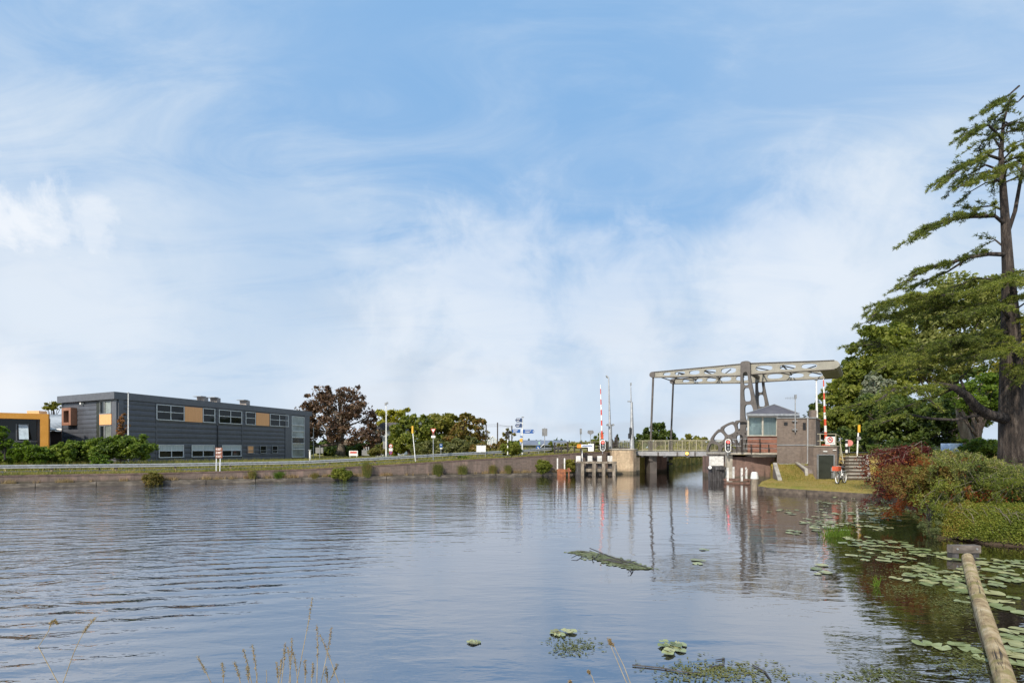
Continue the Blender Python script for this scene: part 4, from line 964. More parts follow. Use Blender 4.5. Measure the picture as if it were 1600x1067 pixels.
# hedge in front of the office
for (lab, x0, x1, yt, mat_, d) in (('dark green hedge clump in front of the flagpole and office corner', 150, 226, 681, L_hedge, 44), ('green hedge clump before the glazed office corner', 106, 160, 686, L_hedge, 45),
                           ('green hedge clump right of the orange frame leg', 70, 112, 691, L_hedge, 43), ('yellow green hedge clump below the orange frame', 22, 72, 691, L_bright, 42), ('low green hedge clump at the left edge', -30, 26, 698, L_hedge, 42)):
    xm = (x0 + x1) / 2; E = [(x0 + (x1 - x0) * f, yt + 18 + 5 * abs(f - .5) + random.uniform(-2, 2), (x1 - x0) * .25, 19) for f in (.15, .38, .62, .88)]
    tree('hedge', lab, xm, 723, d, yt + 8, E, mat_, 80, .125, 13, .08, cat='hedge', group='hedge clumps before the office', nl=6)
tree('light_shrub', 'pale green leafy shrub on the left edge before the orange frame', 8, 715, 38, 663, [(4, 675, 10, 12), (2, 690, 14, 12)], L_bright, 80, .10, 16, .05, cat='shrub', group='shrubs')
tree('light_shrub', 'bright green shrub growing through the crash barrier', 155, 731, 36.5, 702, [(155, 716, 14, 9), (152, 724, 12, 7), (165, 722, 9, 6)], L_bright, 70, .085, 22, .04, cat='shrub', group='shrubs')
tree('copper_sapling', 'narrow copper leaved sapling against the office corner', 192, 690, 47.5, 640, [(193, 662, 7, 18), (190, 675, 9, 12)], L_orange, 26, .12, 14, .05, gap=.1)
# shrubs on the quay wall
def wallbush(name, label, x, yb, yt, hw, m, per=60, size=.07, dens=26, cat='weed', group='weeds on the quay wall'):
    s = s_at_px(x, -.15); q = wp(s, -.15); d = q.y; h = (yb - yt) / 2
    ell_ = [(x, (yb + yt) / 2 + h * .15, hw * .8, h * .85), (x - hw * .45, yb - h * .7, hw * .6, h * .6), (x + hw * .45, yb - h * .8, hw * .6, h * .65)]
    b = Vector((q.x, q.y, px2z(yb, d))); t = thing(name, label, cat, b, group)
    E = [((ell(*e, d)[0][0], d - .2, ell(*e, d)[0][2]), (e[2] / F * d, min(.45, e[2] / F * d), e[3] / F * d)) for e in ell_]
    o, C = crown_leaves(E, dens, per, size, m, t, 'foliage', up=1.0); mb = MB(); rr = random.Random(x)
    for c in list(C)[:12]: mb.tube([b + Vector((rr.uniform(-.05, .05), 0, -.02)), (b + Vector(c)) / 2 + Vector((0, 0, .05)), Vector(c)], [.018, .012, .005], 5)
    part('stem', mb, m_bark2, t); return t
def tallweed(label, x, yb, yt, hw, m, n=260):
    s = s_at_px(x, -.18); q = wp(s, -.18); d = q.y; b = Vector((q.x, q.y, px2z(yb, d))); H = (yb - yt) / F * d; w_ = hw / F * d
    t = thing('tall_weed', label, 'weed', b, 'weeds on the quay wall')
    p = np.zeros((n, 3)); p[:, 0] = b.x + RNG.normal(0, w_ * .3, n); p[:, 1] = b.y + RNG.normal(0, .1, n); p[:, 2] = b.z
    tip = p + np.stack([RNG.normal(0, w_ * .45, n), RNG.normal(0, .15, n), H * RNG.uniform(.55, 1.0, n)], 1); k = np.array([.014, .003, 0])
    v = np.stack([p - k, p + k, tip], 1); o = bpy.data.objects.new('blades', fastmesh('blades', v, 3, m, tuple(b))); COL.objects.link(o); o.parent = t
    pp = p + (tip - p) * RNG.uniform(.3, 1, (n, 1)); pp = np.repeat(pp, 5, 0) + RNG.normal(0, .035, (n * 5, 3)); o = bpy.data.objects.new('foliage', fastmesh('foliage', leafquads(pp, .028, 1.0, .35), 4, m, tuple(b))); COL.objects.link(o); o.parent = t
wallbush('dark_shrub', 'dark reddish green shrub hanging over the quay footing at the left', 242, 760, 731, 15, L_rust, 70, .06, 60, 'shrub', 'shrubs')
wallbush('quay_bush', 'large green bush on the quay footing, leftmost and widest of the two', 534, 751, 726, 17, L_green, 80, .05, 60)
tallweed('tall narrow yellow green weed standing right of the large quay bush', 573, 746, 717, 8, L_weed, 420)
tallweed('thin yellow weed below the brown information sign', 394, 748, 733, 7, L_weed)
tallweed('small green weed on the footing left of the large quay bush', 436, 748, 735, 8, L_bright)
tallweed('small yellow weed on the footing just left of the large bush', 492, 748, 738, 6, L_weed)
tallweed('straw coloured weed clump below the pole with the triangular sign', 684, 744, 721, 9, L_weed, 420)
tallweed('straw coloured weed left of the notice board legs', 722, 741, 724, 9, L_weed)
tallweed('thin straw weed right of the notice board', 770, 740, 724, 7, L_weed)
tallweed('thin straw weed below the blue direction signpost', 794, 740, 725, 7, L_weed)
wallbush('quay_bush', 'dark green bush on the footing under the barrier end', 849, 741, 709, 12, L_green, 80, .06, 40)
wallbush('quay_bush', 'pale green bush beside the left white mooring board', 891, 741, 712, 11, L_mid, 80, .06, 40)
tree('round_bush', 'bright green tuft hanging over the quay top left of the notice board', 722, 719, 45.2, 710, [(722, 714, 9, 3.5), (730, 716, 6, 2.5)], L_bright, 60, .08, 18, .02, cat='bush', group='bushes', trunk=False)
tree('thin_sapling', 'small leafy sapling at the end of the crash barrier', 861, 706, 49.5, 688, [(861, 694, 4, 6), (861, 702, 4, 4)], L_green, 40, .09, 30, .03)
# distance beyond the bridge
tree('distant_tree', 'dark round tree behind the left hanger rods of the drawbridge', 1025, 700, 150, 660, [(1024, 675, 20, 14), (1008, 684, 13, 9), (1043, 682, 14, 11), (1026, 665, 11, 6), (1000, 690, 8, 6), (1040, 692, 16, 8)], L_dark, 60, .5, 1.2, .6, nl=12)
tree('distant_tree', 'low wide tree above the bridge railing left of the wheel sector', 1080, 702, 170, 679, [(1080, 690, 20, 11), (1066, 694, 13, 8), (1096, 693, 13, 9)], L_mid, 60, .55, 1.0, .5)
tree('distant_tree', 'small green tree behind the left barrier pole', 936, 702, 80, 675, [(936, 686, 8, 10), (930, 692, 8, 7)], L_green, 50, .26, 3, .2)
tree('distant_shrub', 'long low shrub line behind the fence left of the bridge', 905, 703, 95, 690, [(898, 696, 30, 5), (930, 694, 30, 6), (960, 697, 30, 6)], L_mid, 60, .33, 3, .1, cat='shrub', group='shrubs', trunk=False)
tree('distant_shrub', 'distant green bushes low above the canal beyond the bridge', 1015, 706, 120, 690, [(985, 699, 22, 7), (1050, 700, 30, 7), (1100, 702, 30, 6), (1130, 700, 24, 8)], L_mid, 70, .42, 2.2, .1, cat='shrub', group='shrubs', trunk=False)
for (x, y, rx, yt) in ((965, 690, 3, 676), (991, 692, 2.5, 683), (1018, 694, 2.5, 682)):
    tree('thin_conifer', 'small pointed conifer in the distance behind the bridge approach', x, 704, 90, yt, [(x, y, rx, 9), (x, y - 5, rx * .5, 8)], L_dark, 30, .2, 12, .08, trunk=False, group='small conifers behind the approach')
# far wooded horizon
t = []
pts = []
for k in range(2600):
    x = random.uniform(-500, 2300); d = random.uniform(520, 640); q = P(x, 699, d); pts.append((q.x, d, random.uniform(.5, 7.5 + 4 * noise.noise((x * .01, 3, 1)))))
v = leafquads(np.array(pts), 5.0, .3, .8); o = bpy.data.objects.new('far_woods', fastmesh('far_woods', v, 4, L_dark)); COL.objects.link(o); o['kind'] = 'stuff'

# ---------------- right bank trees ----------------
zU = 1.88
def rtree(name, label, x, d, ytop, ells, m, **k):
    return tree(name, label, x, 0, d, ytop, ells, m, zb=zU, group='trees on the right bank', **k)
rtree('large_tree', 'large dark green tree with dense crown right behind the bridge counterweight', 1345, 56, 560, [(1345, 590, 42, 40), (1325, 625, 34, 40), (1365, 552, 34, 40), (1395, 530, 28, 34), (1310, 655, 30, 26), (1360, 650, 44, 40), (1385, 600, 36, 50)], L_green, per=90, size=.22, dens=2.6, r0=.45)
rtree('large_tree', 'smaller dark tree behind the right barrier pole', 1290, 62, 610, [(1288, 632, 18, 22), (1275, 655, 22, 22), (1262, 668, 16, 18), (1300, 665, 24, 26), (1272, 640, 9, 12)], L_dark, per=70, size=.22, dens=2.4, r0=.3, gap=.1)
rtree('tall_tree', 'tall pale green tree top behind the cedar branches', 1490, 60, 440, [(1490, 466, 44, 36), (1545, 468, 34, 34), (1450, 503, 46, 44), (1520, 520, 44, 50), (1410, 550, 40, 44), (1475, 560, 60, 44)], L_pale, per=80, size=.22, dens=2.2, r0=.5, gap=.06)
rtree('silver_tree', 'silvery leaved tree in the middle of the right tree group', 1370, 47, 582, [(1368, 600, 20, 18), (1356, 618, 16, 16), (1385, 612, 16, 14)], L_silver, per=70, size=.16, dens=4, r0=.16)
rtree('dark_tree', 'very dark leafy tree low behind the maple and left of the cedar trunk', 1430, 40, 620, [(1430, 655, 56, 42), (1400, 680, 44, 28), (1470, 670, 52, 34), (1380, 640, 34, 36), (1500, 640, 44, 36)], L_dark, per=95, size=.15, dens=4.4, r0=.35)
rtree('dark_tree', 'dark undergrowth tree behind the striped pole', 1340, 52, 660, [(1340, 690, 36, 22), (1312, 690, 22, 22), (1375, 695, 30, 18), (1300, 700, 20, 12)], L_dark, per=80, size=.18, dens=4, r0=.2)
rtree('bright_tree', 'bright green tree between the cedar limb and trunk', 1530, 33, 580, [(1530, 610, 30, 26), (1510, 625, 26, 22), (1548, 632, 20, 24)], L_bright, per=90, size=.12, dens=7, r0=.2)
rtree('tall_tree', 'green tree behind the cedar at the right edge', 1640, 52, 470, [(1640, 520, 60, 60), (1600, 600, 50, 60), (1660, 640, 60, 50)], L_mid, per=70, size=.24, dens=1.8, r0=.4)
# pale barked forked trunk seen under the cedar
t = thing('forked_trunk_tree', 'pale forked tree trunk seen under the cedar limb', 'tree', (P(1520, 0, 36).x, 36, zU), 'trees on the right bank')
m = MB(); b0 = Vector((P(1518, 0, 36).x, 36, zU - .1)); m.tube([b0, b0 + Vector((-.3, 0, 1.2)), b0 + Vector((-.7, 0, 2.6)), b0 + Vector((-.9, .2, 5.0))], [.45, .33, .28, .16], 10); m.tube([b0, b0 + Vector((.35, 0, 1.2)), b0 + Vector((.5, .2, 2.8)), b0 + Vector((.9, .2, 5.2))], [.45, .3, .25, .14], 10)
part('trunk', m, m_bark2, t, True)
crown_leaves([ell(1500, 610, 50, 26, 36), ell(1545, 600, 40, 26, 36)], 1.5, 60, .15, L_dark, t)
# clipped hedge & light patch behind
tree('hedge', 'clipped bright green hedge left of the cedar trunk', 1535, 0, 26, 682, [(1532, 697, 26, 14), (1515, 703, 14, 11), (1553, 700, 18, 15)], L_hedge, 90, .075, 26, .06, cat='hedge', group='garden hedges', zb=1.75, nl=5)
tree('hedge', 'clipped dark hedge right of the cedar trunk', 1625, 0, 26, 690, [(1622, 700, 30, 14), (1600, 706, 12, 10)], L_hedge, 90, .075, 22, .06, cat='hedge', group='garden hedges', zb=1.75, nl=5)
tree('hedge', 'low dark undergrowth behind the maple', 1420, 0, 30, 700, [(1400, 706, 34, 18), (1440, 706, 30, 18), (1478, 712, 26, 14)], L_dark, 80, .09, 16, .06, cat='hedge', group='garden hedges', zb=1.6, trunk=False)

# ---------------- cedar ----------------
cd_ = 20.0; cb = Vector((P(1582, 0, cd_).x, cd_, 1.7))
ct = thing('cedar_tree', 'tall cedar with layered drooping needle branches and thick dark trunk at the right edge', 'tree', cb, 'trees on the right bank')
m = MB()
tp = [P(1583, 735, cd_), P(1582, 700, cd_), P(1581, 640, cd_), P(1580, 560, cd_), P(1578, 480, cd_), P(1575, 420, cd_), P(1571, 350, cd_), P(1567, 290, cd_), P(1564, 240, cd_), P(1568, 190, cd_ + .1), P(1580, 150, cd_ + .2)]
m.tube(tp, [.50, .43, .40, .34, .26, .185, .145, .11, .08, .045, .02], 14)
m.tube([P(1576, 360, cd_), P(1586, 330, cd_), P(1594, 285, cd_ + .2), P(1612, 200, cd_ + .4)], [.07, .065, .055, .04], 8)
NEED = []; TW = m
def spray(pts, w0, dens, droop=.1, thick=.10):
    """foliage sheet of short needle tufts on side twigs of a branch (pts world)"""
    pts = [Vector(p) for p in pts]; L_ = [0]
    for a, b in zip(pts, pts[1:]): L_.append(L_[-1] + (b - a).length)
    T = L_[-1]; n = max(4, int(T * dens * .36))
    for k in range(n):
        f = random.random() ** .7; s = f * T; i = max(j for j in range(len(L_)) if L_[j] <= s + 1e-6); i = min(i, len(pts) - 2)
        q = pts[i].lerp(pts[i + 1], (s - L_[i]) / (L_[i + 1] - L_[i])); t = (pts[i + 1] - pts[i]).normalized()
        side = Vector((t.y, -t.x, 0)).normalized() * random.choice((-1, 1)); w = w0 * (1 - .86 * f) * random.uniform(.45, 1.3)
        dirv = (t * .8 + side * random.uniform(.25, 1.0)).normalized(); tip = q + dirv * w + Vector((0, 0, -droop * w * random.uniform(.3, 6.5) * (.5 + f) + random.uniform(-.03, .08)))
        if random.random() < .8: TW.tube([q, q.lerp(tip, .6) + Vector((0, 0, .02)), tip], [.012, .009, .004], 3, False)
        kk = max(3, int(w * 27))
        for j in range(kk):
            c = q.lerp(tip, (j + random.random()) / kk); NEED.append((c.x + random.gauss(0, .022), c.y + random.gauss(0, .022), c.z + random.gauss(.01, .014) + thick * .12, dirv.x, dirv.y, dirv.z - .25))
def limb(px, r0, w=1.1, dens=26, d0=cd_, dd=0.0, twigs=True):
    n = len(px); pts = [P(x, y, d0 + dd * i / (n - 1)) for i, (x, y) in enumerate(px)]
    TW.tube(pts, [r0 * (1 - .85 * i / (n - 1)) for i in range(n)], 7)
    spray(pts[1:] if n > 3 else pts, w, dens)
    # a few secondary branches
    for k in range(1, n - 1):
        for sgn in (-1, 1):
            a = pts[k]; t = (pts[k + 1] - pts[k - 1]).normalized(); s = Vector((t.y, -t.x, 0)) * sgn; ln = w * random.uniform(.9, 1.5) * (1 - .5 * k / n)
            b = [a, a + (t * .7 + s * .5) * ln * .5 + UPV * .05, a + (t * 1.3 + s * .9) * ln - UPV * .12 * ln]
            TW.tube(b, [r0 * .35, r0 * .2, .006], 5, False); spray(b, w * .5, dens * .9)
rc = random.Random(5)
for k in range(34):
    hi = k < 20; yy = rc.uniform(175, 295) if hi else rc.uniform(425, 560); xx = 1567 if hi else 1577; a = rc.uniform(0, 2 * math.pi); L_ = (rc.uniform(.7, 1.1) * (.7 + (yy - 170) / 95) if hi else rc.uniform(1.8, 3.4))
    b0_ = P(xx, yy, cd_); u_ = Vector((math.cos(a), math.sin(a), 0)); dr = rc.uniform(.1, .35)
    pth = [b0_, b0_ + u_ * L_ * .35 + UPV * .12 * L_, b0_ + u_ * L_ * .7 + UPV * .05 * L_, b0_ + u_ * L_ - UPV * dr * L_ * .6]
    TW.tube(pth, [.035, .028, .018, .006], 5); spray(pth[1:] if not hi else pth, .5 if hi else .8, 26, .3)
for px, r, w, de, dd in (
    ([(1592, 135), (1575, 150), (1555, 162), (1536, 178)], .04, .55, 28, -.8), ([(1600, 150), (1590, 160), (1570, 158)], .04, .6, 28, .5),
    ([(1564, 215), (1545, 196), (1522, 203), (1503, 222)], .05, .7, 30, -1.0), ([(1562, 230), (1552, 215), (1535, 222), (1525, 240)], .04, .6, 26, 1.0),
    ([(1566, 250), (1545, 243), (1510, 258), (1480, 276), (1462, 298)], .06, .7, 28, -.5), ([(1567, 268), (1540, 258), (1510, 275), (1490, 296)], .05, .7, 26, .8),
    ([(1568, 290), (1550, 275), (1530, 280), (1517, 288)], .04, .7, 26, -1.5), ([(1568, 255), (1590, 245), (1620, 255)], .05, .9, 28, -1),
    ([(1572, 352), (1555, 338), (1525, 335), (1498, 338), (1480, 350)], .07, .75, 30, -.6), ([(1555, 338), (1500, 340), (1462, 352), (1440, 365), (1421, 379)], .06, .75, 30, -1.0),
    ([(1570, 330), (1550, 322), (1520, 325), (1500, 325)], .04, .5, 16, .8), ([(1573, 390), (1555, 375), (1540, 382), (1525, 395)], .04, .45, 14, .8),
    ([(1575, 398), (1545, 397), (1515, 402), (1480, 412), (1447, 419), (1420, 437), (1403, 453)], .09, .7, 34, -.5), ([(1515, 402), (1480, 425), (1450, 437), (1421, 452)], .05, .6, 30, .7),
    ([(1577, 440), (1550, 448), (1510, 460), (1470, 462), (1430, 462), (1395, 470), (1357, 499)], .10, 1.1, 34, -1.2), ([(1577, 470), (1540, 480), (1500, 478), (1450, 482), (1400, 490), (1368, 498)], .09, 1.2, 30, .8),
    ([(1577, 430), (1590, 425), (1570, 440), (1545, 450)], .06, 1.0, 34, -2.6), ([(1578, 500), (1560, 475), (1545, 480), (1520, 490)], .06, 1.0, 32, -3.0),
    ([(1579, 520), (1550, 520), (1500, 534), (1455, 541), (1420, 552), (1371, 579)], .10, 1.1, 36, -2.0), ([(1579, 545), (1530, 560), (1480, 562), (1430, 560), (1380, 540), (1345, 548)], .09, 1.1, 30, 1.5),
    ([(1579, 540), (1545, 535), (1500, 532), (1460, 536)], .07, 1.3, 34, -3.0), ([(1579, 560), (1600, 540), (1570, 545), (1540, 560)], .06, 1.1, 30, -3.5),
    ([(1579, 500), (1610, 495), (1640, 510)], .08, 1.4, 30, -1.5), ([(1579, 440), (1610, 440), (1650, 455)], .08, 1.4, 30, -1.5), ([(1579, 570), (1600, 575), (1640, 590)], .08, 1.4, 30, -2)):
    limb(px, r, w, de, dd=dd)
# thick low limb and its spread
low = [P(1575, 655, 20), P(1545, 648, 19.6), P(1525, 636, 19.2), P(1510, 618, 18.8), P(1492, 606, 18.4), P(1470, 600, 18)]
TW.tube(low, [.22, .19, .17, .14, .11, .07], 9)
for pth, w, de in (([low[5], P(1440, 605, 17.6), P(1400, 606, 17.2), P(1372, 626, 17), P(1340, 632, 16.8), P(1292, 645, 16.6)], .75, 36), ([low[5], P(1445, 608, 17), P(1425, 606, 16.6), P(1450, 622, 16.2), P(1470, 641, 16)], .62, 40),
                   ([low[4], P(1475, 585, 18.6), P(1440, 575, 18.8), P(1400, 588, 19)], .7, 22), ([low[3], P(1500, 590, 19.4), P(1520, 575, 20)], .5, 10), ([low[4], P(1460, 620, 19), P(1400, 640, 19.4), P(1365, 655, 19.6)], .6, 18)):
    TW.tube(pth, [.06 * (1 - .8 * i / (len(pth) - 1)) for i in range(len(pth))], 6); spray(pth, w, de)
thin = [P(1560, 650, 20), P(1530, 648, 19.4), P(1490, 656, 18.8), P(1455, 654, 18.2), P(1420, 647, 17.8), P(1395, 655, 17.4), P(1365, 664, 17)]
TW.tube(thin, [.07, .06, .05, .045, .035, .02, .01], 6); spray(thin[4:], .45, 26)
spray([P(1585, 165, 20.3), P(1555, 200, 20), P(1575, 240, 20)], .5, 10)
part('trunk', TW, m_bark, ct, True)
A = np.array(NEED); base = A[:, :3]; dv = A[:, 3:]
kN = 6; p = np.repeat(base, kN, 0) + RNG.normal(0, .022, (len(base) * kN, 3)); dr_ = unit(np.repeat(dv, kN, 0) * .8 + RNG.normal(0, .55, (len(p), 3)) + np.array([0, 0, .45]))
tip = p + dr_ * RNG.uniform(.06, .15, (len(p), 1)); sd_ = unit(np.cross(dr_, RNG.normal(0, 1, (len(p), 3)))) * .013
v = np.stack([p - sd_, p + sd_, tip], 1); o = bpy.data.objects.new('crown', fastmesh('crown', v, 3, L_cedar, tuple(cb))); COL.objects.link(o); o.parent = ct
print('cedar tris', len(p))

# ---------------- maple, juniper, creeper on the near right bank ----------------
zS = .8
mp = thing('maple_shrub', 'purple red spreading maple shrub overhanging the lily pads', 'shrub', P(1400, 790, 17.0).xyz * 1.0, 'garden shrubs')
MC = []; tw = MB()
def arch(pts, r, n, jit, tgt, tw):
    tw.tube(pts, [r * (1 - .85 * i / (len(pts) - 1)) for i in range(len(pts))], 5, False)
    for k in range(n):
        f = random.random() * (len(pts) - 1); i = min(int(f), len(pts) - 2); q = pts[i].lerp(pts[i + 1], f - i)
        tgt.append((q.x + random.gauss(0, jit), q.y + random.gauss(0, jit), q.z + random.gauss(-.04, jit * .6)))
root = P(1445, 775, 16.6)
MR = []
for k in range(46):
    ex, ey = random.uniform(1348, 1455), random.uniform(700, 745); d = random.uniform(15.6, 17.6)
    if random.random() < .25: ex, ey = random.uniform(1348, 1400), random.uniform(745, 775)
    top = P((ex + 1445) / 2 + 10, ey - random.uniform(2, 14), (d + 16.6) / 2); tipp = P(ex, ey + random.uniform(0, 10), d)
    arch([root, root.lerp(top, .6), top, top.lerp(tipp, .6) , tipp, tipp + Vector((-.12, 0, -.35))], .02, 84, .055, MC, tw)
for k in range(15):
    ex, ey = random.uniform(1385, 1445), random.uniform(735, 800); d = random.uniform(15.4, 16.4); tipp = P(ex, ey, d)
    arch([root, root.lerp(tipp, .5) + UPV * .25, tipp, tipp + Vector((-.1, 0, -.15))], .012, 34, .07, MR, tw)
def tuftleaves(C, per, jit, size, m, parent, name, asp=.35):
    C = np.array(C); p = np.repeat(C, per, 0) + RNG.normal(0, jit, (len(C) * per, 3)); o = bpy.data.objects.new(name, fastmesh(name, leafquads(p, size, .8, asp), 4, m, tuple(wloc(parent)))); COL.objects.link(o); o.parent = parent; return o
part('branch', tw, m_bark2, mp); tuftleaves(MC, 6, .045, .040, L_maple, mp, 'leaves'); tuftleaves(MR, 9, .05, .045, L_mapler, mp, 'leaves')
MX = []
for k in range(26):
    tipp = P(random.uniform(1380, 1500), random.uniform(698, 760), random.uniform(14.6, 15.6)); rt = P(tipp.x * 0 + random.uniform(1450, 1530), 770, 15.6); tq = MB(); arch([rt, rt.lerp(tipp, .6) + UPV * .3, tipp, tipp + Vector((-.2, -.1, -.3))], .01, 50, .05, MX, tq)
tuftleaves(MX, 7, .04, .036, leafmat('rust_green_leaves', [(.16, .05, .025), (.24, .13, .04), (.24, .24, .06), (.34, .16, .05)], .35), mp, 'leaves')
JU = thing('juniper_shrub', 'wide juniper shrub with arching yellow green sprays below the cedar', 'shrub', (12.9, 15.9, zS), 'garden shrubs'); JC = []; tw = MB(); JD = []
for k in range(92):
    a = random.uniform(0, 2 * math.pi); rx = random.uniform(1415, 1600); rt = P(min(1640, rx + random.uniform(10, 60)), 770, random.uniform(14.8, 16.6))
    yt = 700 + abs(rx - 1480) ** 1.35 * .045 + random.uniform(0, 55) * (random.random() ** 1.2); d = random.uniform(14.2, 17.6)
    tipp = P(rx, yt, d); mid = rt.lerp(tipp, .6) + UPV * random.uniform(.1, .35)
    arch([rt, mid, tipp, tipp + Vector((random.uniform(-.35, .15), random.uniform(-.3, .1), -random.uniform(.12, .45)))], .014, 64, .035, JC, tw)
for k in range(42):
    rx = random.uniform(1430, 1600); tipp = P(rx, random.uniform(740, 790), random.uniform(13.8, 15.5)); rt = P(rx + random.uniform(20, 60), 780, 15.6)
    arch([rt, rt.lerp(tipp, .5) + UPV * .35, tipp, tipp - UPV * .15], .012, 30, .08, JD, tw)
part('branch', tw, m_bark2, JU); tuftleaves(JC, 7, .026, .03, L_juni, JU, 'foliage', .3); tuftleaves([tuple(P(random.gauss(1530, 55), random.gauss(768, 18), random.uniform(15.4, 17.2))) for _ in range(2600)], 8, .06, .035, L_dark, JU, 'foliage', .35); tuftleaves(JD, 8, .05, .034, L_green, JU, 'foliage', .3)  # dark leaf core: shade of the shrub's hollows put into the leaf colour
tuftleaves([tuple(P(random.gauss(1530, 40), random.gauss(775, 9), 14.4)) for _ in range(70)] + [tuple(P(random.gauss(1400, 30), random.gauss(735, 14), 16.0)) for _ in range(120)] + [tuple(P(random.gauss(1470, 30), random.gauss(722, 5), 15.0)) for _ in range(120)], 8, .05, .035, L_mapler, JU, 'foliage', .35)
ds = thing('soft_shrub', 'soft grey green mounded shrub at the corner of the creeper bank', 'shrub', (11.6, 14.6, .3), 'garden shrubs')
crown_leaves([ell(1455, 812, 13, 26, 14.3, .6), ell(1475, 785, 26, 16, 14.6, .7), ell(1450, 825, 10, 16, 14.2, .4)], 36, 120, .028, leafmat('soft_grey_green', [(.07, .09, .04), (.13, .16, .06), (.2, .22, .09)], .3), ds, 'foliage', asp=.3)
part('stem', MB().tube([(11.9, 14.6, .2), (11.8, 14.5, .7), (11.6, 14.4, 1.0)], [.03, .02, .01], 6), m_bark, ds)
# creeper covered bank: dense small leaves over the bank edge
cr = thing('creeper_hedge', 'low rounded bank of small leaved creeper along the water at the right edge', 'hedge', (12.6, 13.4, .1), 'garden hedges')
cen = []; edge = [Vector((11.75, 14.35, 0)), Vector((12.1, 13.55, 0)), Vector((12.75, 12.95, 0)), Vector((13.6, 12.35, 0)), Vector((15.0, 11.9, 0)), Vector((17, 11.4, 0))]
back = [Vector((12.6, 15.0, 0)), Vector((13.0, 14.5, 0)), Vector((13.7, 14.0, 0)), Vector((14.5, 13.4, 0)), Vector((15.6, 13.0, 0)), Vector((17.4, 12.7, 0))]
mbk = MB()
def bankpt(f, g):
    i = min(int(f), 4); a = edge[i].lerp(edge[i + 1], f - i); b = back[i].lerp(back[i + 1], f - i); ang = g * math.pi / 2
    h = .80 + .12 * noise.noise((f * 2.2, 0, 4)); q = a.lerp(b, 1 - math.cos(ang) ** 1.0 if g < 1 else 1); q = a.lerp(b, (1 - math.cos(ang)) * .9); q.z = .06 + h * math.sin(ang) ** .8
    n_ = noise.noise((f * 3, g * 3, 0)) * .09; q.x += n_ * .3; q.y -= n_ * .6; q.z += n_ * .5; return q
for i in range(40):
    for j in range(10):
        a, b, c_, d_ = (bankpt(i / 8, j / 10), bankpt((i + 1) / 8, j / 10), bankpt((i + 1) / 8, (j + 1) / 10), bankpt(i / 8, (j + 1) / 10)); mbk.quad(a, b, c_, d_)
for i in range(14): pass
part('soil_core', mbk, m_soil, cr)
for k in range(3500):
    f = random.uniform(1.2, 5); i = min(int(f), 4); q = back[i].lerp(back[i + 1], f - i); cen.append((q.x + random.uniform(-.35, .5), q.y + random.uniform(-.5, .5), .84 + random.random() * .07))
for k in range(15000):
    f = random.uniform(0, 5); g = random.uniform(.0, 1) ; q = bankpt(f, g); cen.append(tuple(q + Vector((-.01, -.05, .03)) * random.uniform(.2, 2.2)))
tuftleaves(cen, 5, .035, .022, L_coton, cr, 'leaves', .55)
tw = MB()
for k in range(60):
    f = random.uniform(0, 4.8); q = bankpt(f, random.uniform(.4, .95)) + Vector((-.03, -.08, .07)); e_ = bankpt(min(5, f + random.uniform(.1, .5)), random.uniform(.1, .6)) + Vector((-.05, -.12, .05)); tw.tube([q, q.lerp(e_, .5) + Vector((-.05, -.05, .12)), e_], [.006, .005, .003], 4, False)
part('twig', tw, m_bark2, cr)
# path strip of soil behind the creeper
struct('soil_bed', MB().poly([(12.9, 14.6, .80), (14.6, 13.6, .80), (17.5, 12.9, .80), (18, 16, .82), (13.2, 16.5, .82)]), m_soil)
# ---------------- lawn edging ----------------
m_edge = surf('wet_edge_timber', (.075, .058, .045), (.035, .028, .023), (.15, .12, .095), rough=.8, scale=4, bump=.5)
le = thing('timber_edging', 'dark wet timber edging along the lawn waterline', 'edging', (15.7, 27.2, 0))
edg = [(15.3, 31.6), (14.2, 29.95), (14.3, 28.8), (15.7, 27.2), (17.9, 24.2), (17.6, 22.0), (15.6, 18.9)]
for a, b_ in zip(edg, edg[1:]):
    a, b_ = Vector((*a, 0)), Vector((*b_, 0)); L_ = (b_ - a).length; u = (b_ - a).normalized(); n_ = Vector((-u.y, u.x, 0)); k = max(1, int(L_ / 1.9))
    if n_.dot(Vector((-1, -1, 0))) < 0: n_ = -n_
    for i in range(k):
        p0, p1 = a.lerp(b_, i / k), a.lerp(b_, (i + 1) / k); part('plank', MB().box((p0 + p1) / 2 + n_ * .05 + UPV * (.06 + random.uniform(-.02, .02)), (L_ / k - .03, .12, .42), (u, n_, UPV)), m_edge, le)
# ---------------- log boom ----------------
lg_ = thing('floating_log', 'long weathered log lying over the lily pads into the lower right corner', 'log', (9.6, 11.1, .2))
def roughlog(p0, p1, r0, r1, k=18, n=70):
    m = MB(); p0, p1 = Vector(p0), Vector(p1); t = (p1 - p0).normalized(); x = t.orthogonal().normalized(); y = t.cross(x)
    for i in range(n):
        f = i / (n - 1); c = p0.lerp(p1, f) + x * .02 * math.sin(f * 5) + y * .02 * math.sin(f * 4 + 1); r = r0 + (r1 - r0) * f
        for j in range(k):
            a = 2 * math.pi * j / k; rr = r * (1 + .05 * noise.noise((f * 2, math.cos(a) * 1.6, math.sin(a) * 1.6)) + .08 * noise.noise((f * 5, math.cos(a) * 4, math.sin(a) * 4)))
            m.v.append(tuple(c + (x * math.cos(a) + y * math.sin(a)) * rr))
    for i in range(n - 1):
        for j in range(k): a = i * k + j; b = i * k + (j + 1) % k; m.f.append((a, b, b + k, a + k))
    m.f.append(tuple(range(k))[::-1]); m.f.append(tuple((n - 1) * k + j for j in range(k))); return m
b = NB('old_log'); pv = b.coord('Object')
_t = (P(1592, 1140, 4.45) - P(1511, 868, 11.4)).normalized(); _x = _t.orthogonal().normalized(); _y = _t.cross(_x); cb_ = b.N.new('ShaderNodeCombineXYZ')
